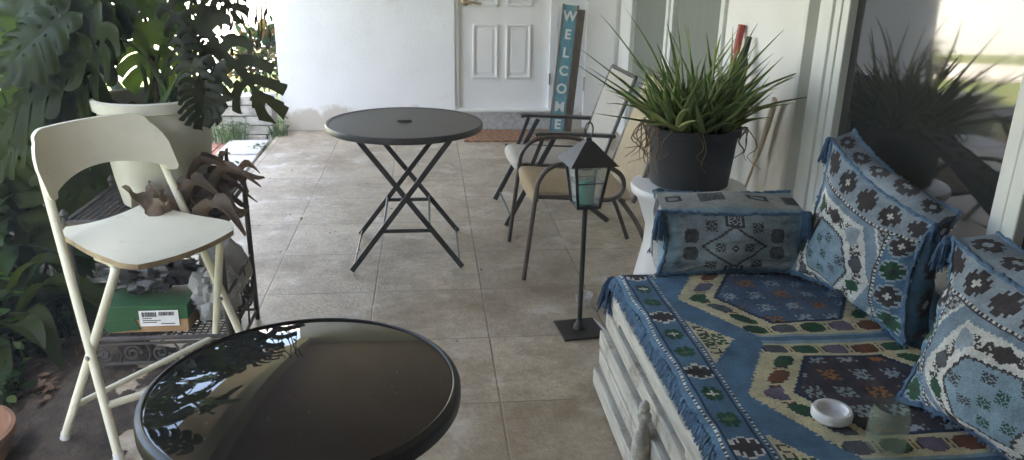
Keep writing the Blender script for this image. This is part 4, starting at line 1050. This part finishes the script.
g.build('woven_cloth', 'kilim', kb, cols=cols)
g = G()
def tuft(g, p, d, ln_, r, mi=0):
    d = V(d).normalized(); p = V(p)
    g.tube([p, p + d * ln_ * .4 + V((rnd(-.3, .3), rnd(-.3, .3), 0)) * r * 2, p + d * ln_ - V((0, 0, ln_ * .35))], [r * .7, r, r * .5], 5, mi)
y = -.3
while y < 2.425:
    for q in range(2): tuft(g, (BX0 - .001, y + rnd(-.004, .004), bz(BX0, y) - rnd(-.004, .012)), (-.55, rnd(-.4, .4), -1), rnd(.018, .032), .0042)
    y += .0048
x = BX0
while x < 1.6:
    tuft(g, (x, 2.422, bz(x, 2.422)), (rnd(-.4, .4), .6, -1), rnd(.03, .045), .005); x += .008
g.build('fringe', 'bluefringe', kb)
g = G()
for k in range(40): tuft(g, (.62 + rnd(-.012, .012), 2.43 + rnd(-.01, .012), .455), (rnd(-.4, .2), rnd(-.2, .4), -1), rnd(.07, .12), .005)
g.build('corner_tassel', 'bluetassel', kb)

# ---------------------------------------------------------------- kilim cushions
def cushion(name, label, front, depth, pat_f, pat_s, n=80, bulge=.05, pin=.10, tassels=(0, 1, 2, 3), uvs=(.6, .6)):
    """front = 4 corners (top-left, top-right, bottom-right, bottom-left) seen from outside; depth = vector to the back face"""
    tl, tr, br, bl = [V(p) for p in front]; dv = V(depth); nrm = -dv.normalized()
    t = thing(name, label, 'cushion', (bl + br) / 2 + dv * .5)
    def raw(u, v): return (bl * (1 - u) + br * u) * (1 - v) + (tl * (1 - u) + tr * u) * v
    def bil(u, v):
        # the seams pull in between the pointed corners
        k_ = pin; U_, V_ = 2 * u - 1, 2 * v - 1
        return raw(.5 + .5 * U_ * (1 - k_ * (1 - V_ * V_) * abs(U_)), .5 + .5 * V_ * (1 - k_ * (1 - U_ * U_) * abs(V_)))
    def sh(a_): return 1 - abs(2 * a_ - 1) ** 2.6
    def fp(u, v):
        w_ = sh(u) * sh(v); q_ = V((u * 5, v * 5, front[0][0] * 7))
        wr = .016 * noise.noise(q_) + .010 * abs(noise.noise(q_ * 2.3)) * (1.4 - w_)
        return bil(u, v) + nrm * (bulge * w_ + wr * min(1, w_ * 4))
    g = G(); cols = []; ar = uvs[0] / uvs[1]; nu = n; nv = int(n / ar)
    g.grid(fp, nu, nv)
    for j in range(nv):
        for i in range(nu): cols.append(pat_f((i + .5) / nu, (j + .5) / nv))
    EDGE = (lambda t_: bil(t_, 1), lambda t_: bil(1, 1 - t_), lambda t_: bil(1 - t_, 0), lambda t_: bil(0, t_))
    def side(k):
        ns = 8; ln_ = (EDGE[k](1) - EDGE[k](0)).length; na = int(ln_ / .0065)
        m_ = (bil(.5, .5) + dv * .5)
        def fn(u, v):
            p = EDGE[k](u) + dv * v; o_ = (p - m_); o_ = o_ - nrm * o_.dot(nrm); o_.normalize()
            return p + o_ * ((.032 + .008 * noise.noise(p * 14)) * sh(v) * sh(u))
        g.grid(fn, na, ns * 2)
        for j in range(ns * 2):
            for i in range(na): cols.append(pat_s((i + .5) / na * ln_, (j + .5) / (ns * 2), k))
    for k in range(4): side(k)
    g.grid(lambda u, v: bil(1 - u, v) + dv - nrm * (.6 * bulge * sh(u) * sh(v)), 20, 20); cols += [C_LBLUE] * 400
    g.build('woven_cover', 'kilim', t, cols=cols)
    g = G()
    for dd in (V((0, 0, 0)), dv):
        for ed in EDGE:
            k = int((ed(1) - ed(0)).length / .012); pts = [ed(i / k) + dd + V((rnd(-.003, .003), rnd(-.003, .003), rnd(-.003, .003))) for i in range(k + 1)]
            g.tube(pts, [.0065 + rnd(-.0015, .002) for _ in pts], 6)
            for p in pts:
                o_ = (p - (bil(.5, .5) + dv * .5)).normalized()
                for _ in range(2): tuft(g, p, o_ + rdir() * .8, rnd(.006, .014), .0028)
    g.build('piping', 'bluefringe', t)
    for k in tassels:
        p = (tl, tr, br, bl)[k]; g = G(); o_ = (p - bil(.5, .5)).normalized(); c_ = p + nrm * .012 + o_ * .01
        g.lathe(c_ - V((0, 0, .012)), [(.0, -.012), (.012, -.006), (.014, .004), (.009, .014), (0, .017)], 10)
        for _ in range(46): tuft(g, c_ + V((rnd(-.008, .008), rnd(-.008, .008), -.012)), V((rnd(-.35, .35), rnd(-.35, .35), -1)) + nrm * .2, rnd(.045, .07), .0038)
        g.build('tassel', 'bluetassel', t)
    return t
def lite(c_, f_): return tuple(v * f_ for v in c_)
BG = (.27, .32, .345)
def bolster_front(u, v):
    x, y = (u - .5) * .53, (v - .5) * .24
    d = abs(x) / .125 + abs(y) / .082
    if .90 < d < 1.02: return C_DARK
    for sx in (-.052, .052):
        c_ = motif(FLOW, x - sx, y, .0055, C_DARK)
        if c_ and d < .9: return c_
    c_ = motif(DIAM, x, y, .0042, C_DARK, C_WHITE)
    if c_ and d < .9: return c_
    for sx in (-.165, .165):
        for sy in (.038, -.03):
            if abs(x - sx) < .030 - max(0, abs(y - sy) - .012) * .8 and abs(y - sy) < .026: return C_GREY if random.random() < .8 else C_DARK
    for sx in (-.085, .085):
        for sy in (.075, -.075):
            c_ = motif(FLOW, x - sx, y - sy, .0058, C_DARK)
            if c_: return c_
    for sy in (.10, -.098):
        if abs(x) < .034 and abs(y - sy) < .022: return C_DARK if (abs(x) > .026 or abs(y - sy) > .015 or motif(FLOW, x, y - sy, .005, 1)) else C_PALE
    if abs(x) > .21: return lite(C_LBLUE, .9)
    return BG
def bolster_side(t, v, k):
    x = (t % .13) - .065; y = (v - .5) * .15; j = int(t / .13)
    if abs(v - .5) > .40: return C_LBLUE
    if j % 2 == 0:
        if abs(x) < .034 and abs(y) < .018: return C_DARK if (abs(x) > .022 or abs(y) > .010) else BG
        return (.34, .35, .33)
    c_ = motif(FLOW, x, y, .007, C_DARK)
    if c_: return c_
    if abs(x) < .036 and abs(y) < .024: return C_GREY
    return (.34, .35, .33)
cushion('bolster', 'box shaped blue grey kilim bolster at the far end of the daybed', [(.77, 2.40, .705), (1.255, 2.37, .70), (1.265, 2.335, .50), (.755, 2.35, .495)], (.03, .20, .012), bolster_front, bolster_side, 110, .038, .09, uvs=(.53, .24), tassels=(0, 1))

def sq_front(u, v):
    """square kilim face: a hexagon medallion in a cream field, pale blue ground and star borders on two sides"""
    x, y = u * .60, v * .60
    # border bands on the upper and right-hand edges
    for t, s_ in ((.60 - y, x), (.60 - x, y)):
        if t < .125 and not (t > .60 - y + 1e-6 and (.60 - y) < .125 and t != .60 - y):
            if t > .115: return dash(s_, .018)
            k = math.floor(s_ / .125); c_ = motif(CROSS, s_ - (k + .5) * .125, t - .057, .0105, C_DARK if t == .60 - y or k % 2 else C_GREEN, C_WHITE if k % 2 else C_DARK, C_PALE if t != .60 - y else None)
            if c_: return c_
            return C_PALE if t == .60 - y else C_BLUE
    if abs(.60 - y - .125) < .005 or abs(.60 - x - .125) < .005: return C_DARK
    X, Y = x - .215, y - .215
    q = abs(X + Y) / 1.414 * .75 + abs(X - Y) / 1.414
    q = max(abs(X) * .9 + abs(Y) * .42, abs(Y))
    q += .006 * saw(X + Y, .018)
    if q < .135:
        if q > .126: return C_DARK
        for a_, b_ in ((-.05, .045), (.06, -.03), (0, -.08), (.01, .085), (-.085, -.045), (.10, .03), (0, 0)):
            c_ = motif(FLOW, X - a_, Y - b_, .0058, C_DARK if (a_ + b_) > 0 else C_GREEN)
            if c_: return c_
        return C_LBLUE
    if q < .228:
        an = math.atan2(Y, X); k = math.floor(an / (PI / 5)); ac = (k + .5) * PI / 5; rr = math.hypot(X, Y); du = rr * math.sin(an - ac); dv_ = q - .182
        hx_ = abs(du) / .036 + max(0, abs(dv_) - .012) / .022
        if hx_ < 1: return (C_GREY, C_PALE, C_DARK, C_GREEN)[k % 4] if (hx_ < .72 or k % 2) else C_DARK
        if abs(abs(du) - .046) < .008 and abs(dv_) < .022 and random.random() < .75: return C_DARK
        return C_WHITE
    if q < .285: return (.20, .275, .335)
    if q < .297: return C_WHITE
    c_ = motif(HOOK, (x % .07) - .035, (y % .07) - .035, .008, C_DARK)
    return c_ or (.33, .36, .36)
def sq_side(t, v, k):
    x = (t % .12) - .06; y = (v - .5) * .14
    c_ = motif(CROSS, x, y, .0095, C_DARK, C_PALE)
    if c_: return c_
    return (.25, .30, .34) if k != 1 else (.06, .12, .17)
# leaning on the window; corners measured on their sight lines
q1 = [(1.47, 2.66, .885), (1.49, 2.04, .765), (1.30, 1.80, .50), (1.20, 2.34, .50)]
cushion('square_cushion', 'square pale blue kilim cushion leaning on the window beside the bolster', q1, (.105, .045, .02), sq_front, sq_side, 115, .085, .16, tassels=(0, 1))
q2 = [(1.40, 1.83, .80), (1.43, 1.27, .79), (1.23, 1.14, .49), (1.13, 1.55, .49)]
def sq_front2(u, v): return sq_front(v * .9999, 1 - u) if False else sq_front(1 - u, v)
cushion('square_cushion', 'square kilim cushion at the right edge nearest the camera', q2, (.11, -.02, .02), sq_front2, sq_side, 115, .085, .16, tassels=(0, 1))

# ---------------------------------------------------------------- small things on the blanket
zz = bz(.92, 1.49) + .002
g = G(); g.lathe((.925, 1.485, zz), [(.030, .002), (.040, 0), (.046, .006), (.047, .020), (.043, .027), (.036, .027), (.031, .020), (.030, .008), (0, .006)], 40)
tag(g.build('ashtray', 'ash_white', loc=(.925, 1.485, zz)), 'round white ceramic ashtray on the kilim blanket', 'ashtray')
zz = bz(.99, 1.37) + .002
jr = thing('glass_jar', 'greenish glass jar on the blanket beside the white ashtray', 'jar', (.99, 1.37, zz))
g = G(); g.lathe((.99, 1.37, zz), [(.034, 0), (.041, .006), (.043, .02), (.043, .085), (.038, .098), (.036, .106), (.0345, .106), (.036, .097), (.041, .084), (.041, .022), (.037, .008), (0, .006)], 36); g.build('glass', 'jar', jr)

# terracotta bowl at the lower left
TB = V((-1.46, 2.16, -.045))
g = G(); g.lathe(TB, [(.10, 0), (.115, .004), (.155, .075), (.172, .13), (.182, .135), (.182, .16), (.170, .163), (.160, .13), (.12, .06), (0, .055)], 44)
bw = g.build('terracotta_bowl', 'terracotta', loc=TB); tag(bw, 'shallow terracotta bowl on the soil in the lower left corner', 'bowl')
g = G()
for _ in range(60): leaflet(g, TB + V((rnd(-.1, .1), rnd(-.1, .1), .062 + rnd(0, .03))), rdir(-.2, .5), V((0, 0, 1)) + rdir() * .5, rnd(.03, .06), rnd(.01, .025))
o = g.build('leaf_litter', 'litter', loc=TB + V((0, 0, .06))); tag(o, 'dry leaves lying inside the terracotta bowl', 'dry leaves'); o['kind'] = 'stuff'

# ---------------------------------------------------------------- thin scattering volume added to imitate veiling lens glare
m = bpy.data.materials.new('glare_haze'); m.use_nodes = True; N = m.node_tree.nodes; N.remove(N['Principled BSDF'])
v = N.new('ShaderNodeVolumePrincipled'); v.inputs['Density'].default_value = .017; v.inputs['Color'].default_value = (.95, .95, .95, 1); v.inputs['Anisotropy'].default_value = .3
m.node_tree.links.new(v.outputs[0], N['Material Output'].inputs['Volume']); M['glare_haze'] = m
g = G(); g.box((-62, -32, -1.6), (62, 82, 4.9)); g.build('glare_haze', 'glare_haze', kind='stuff', smooth=False)
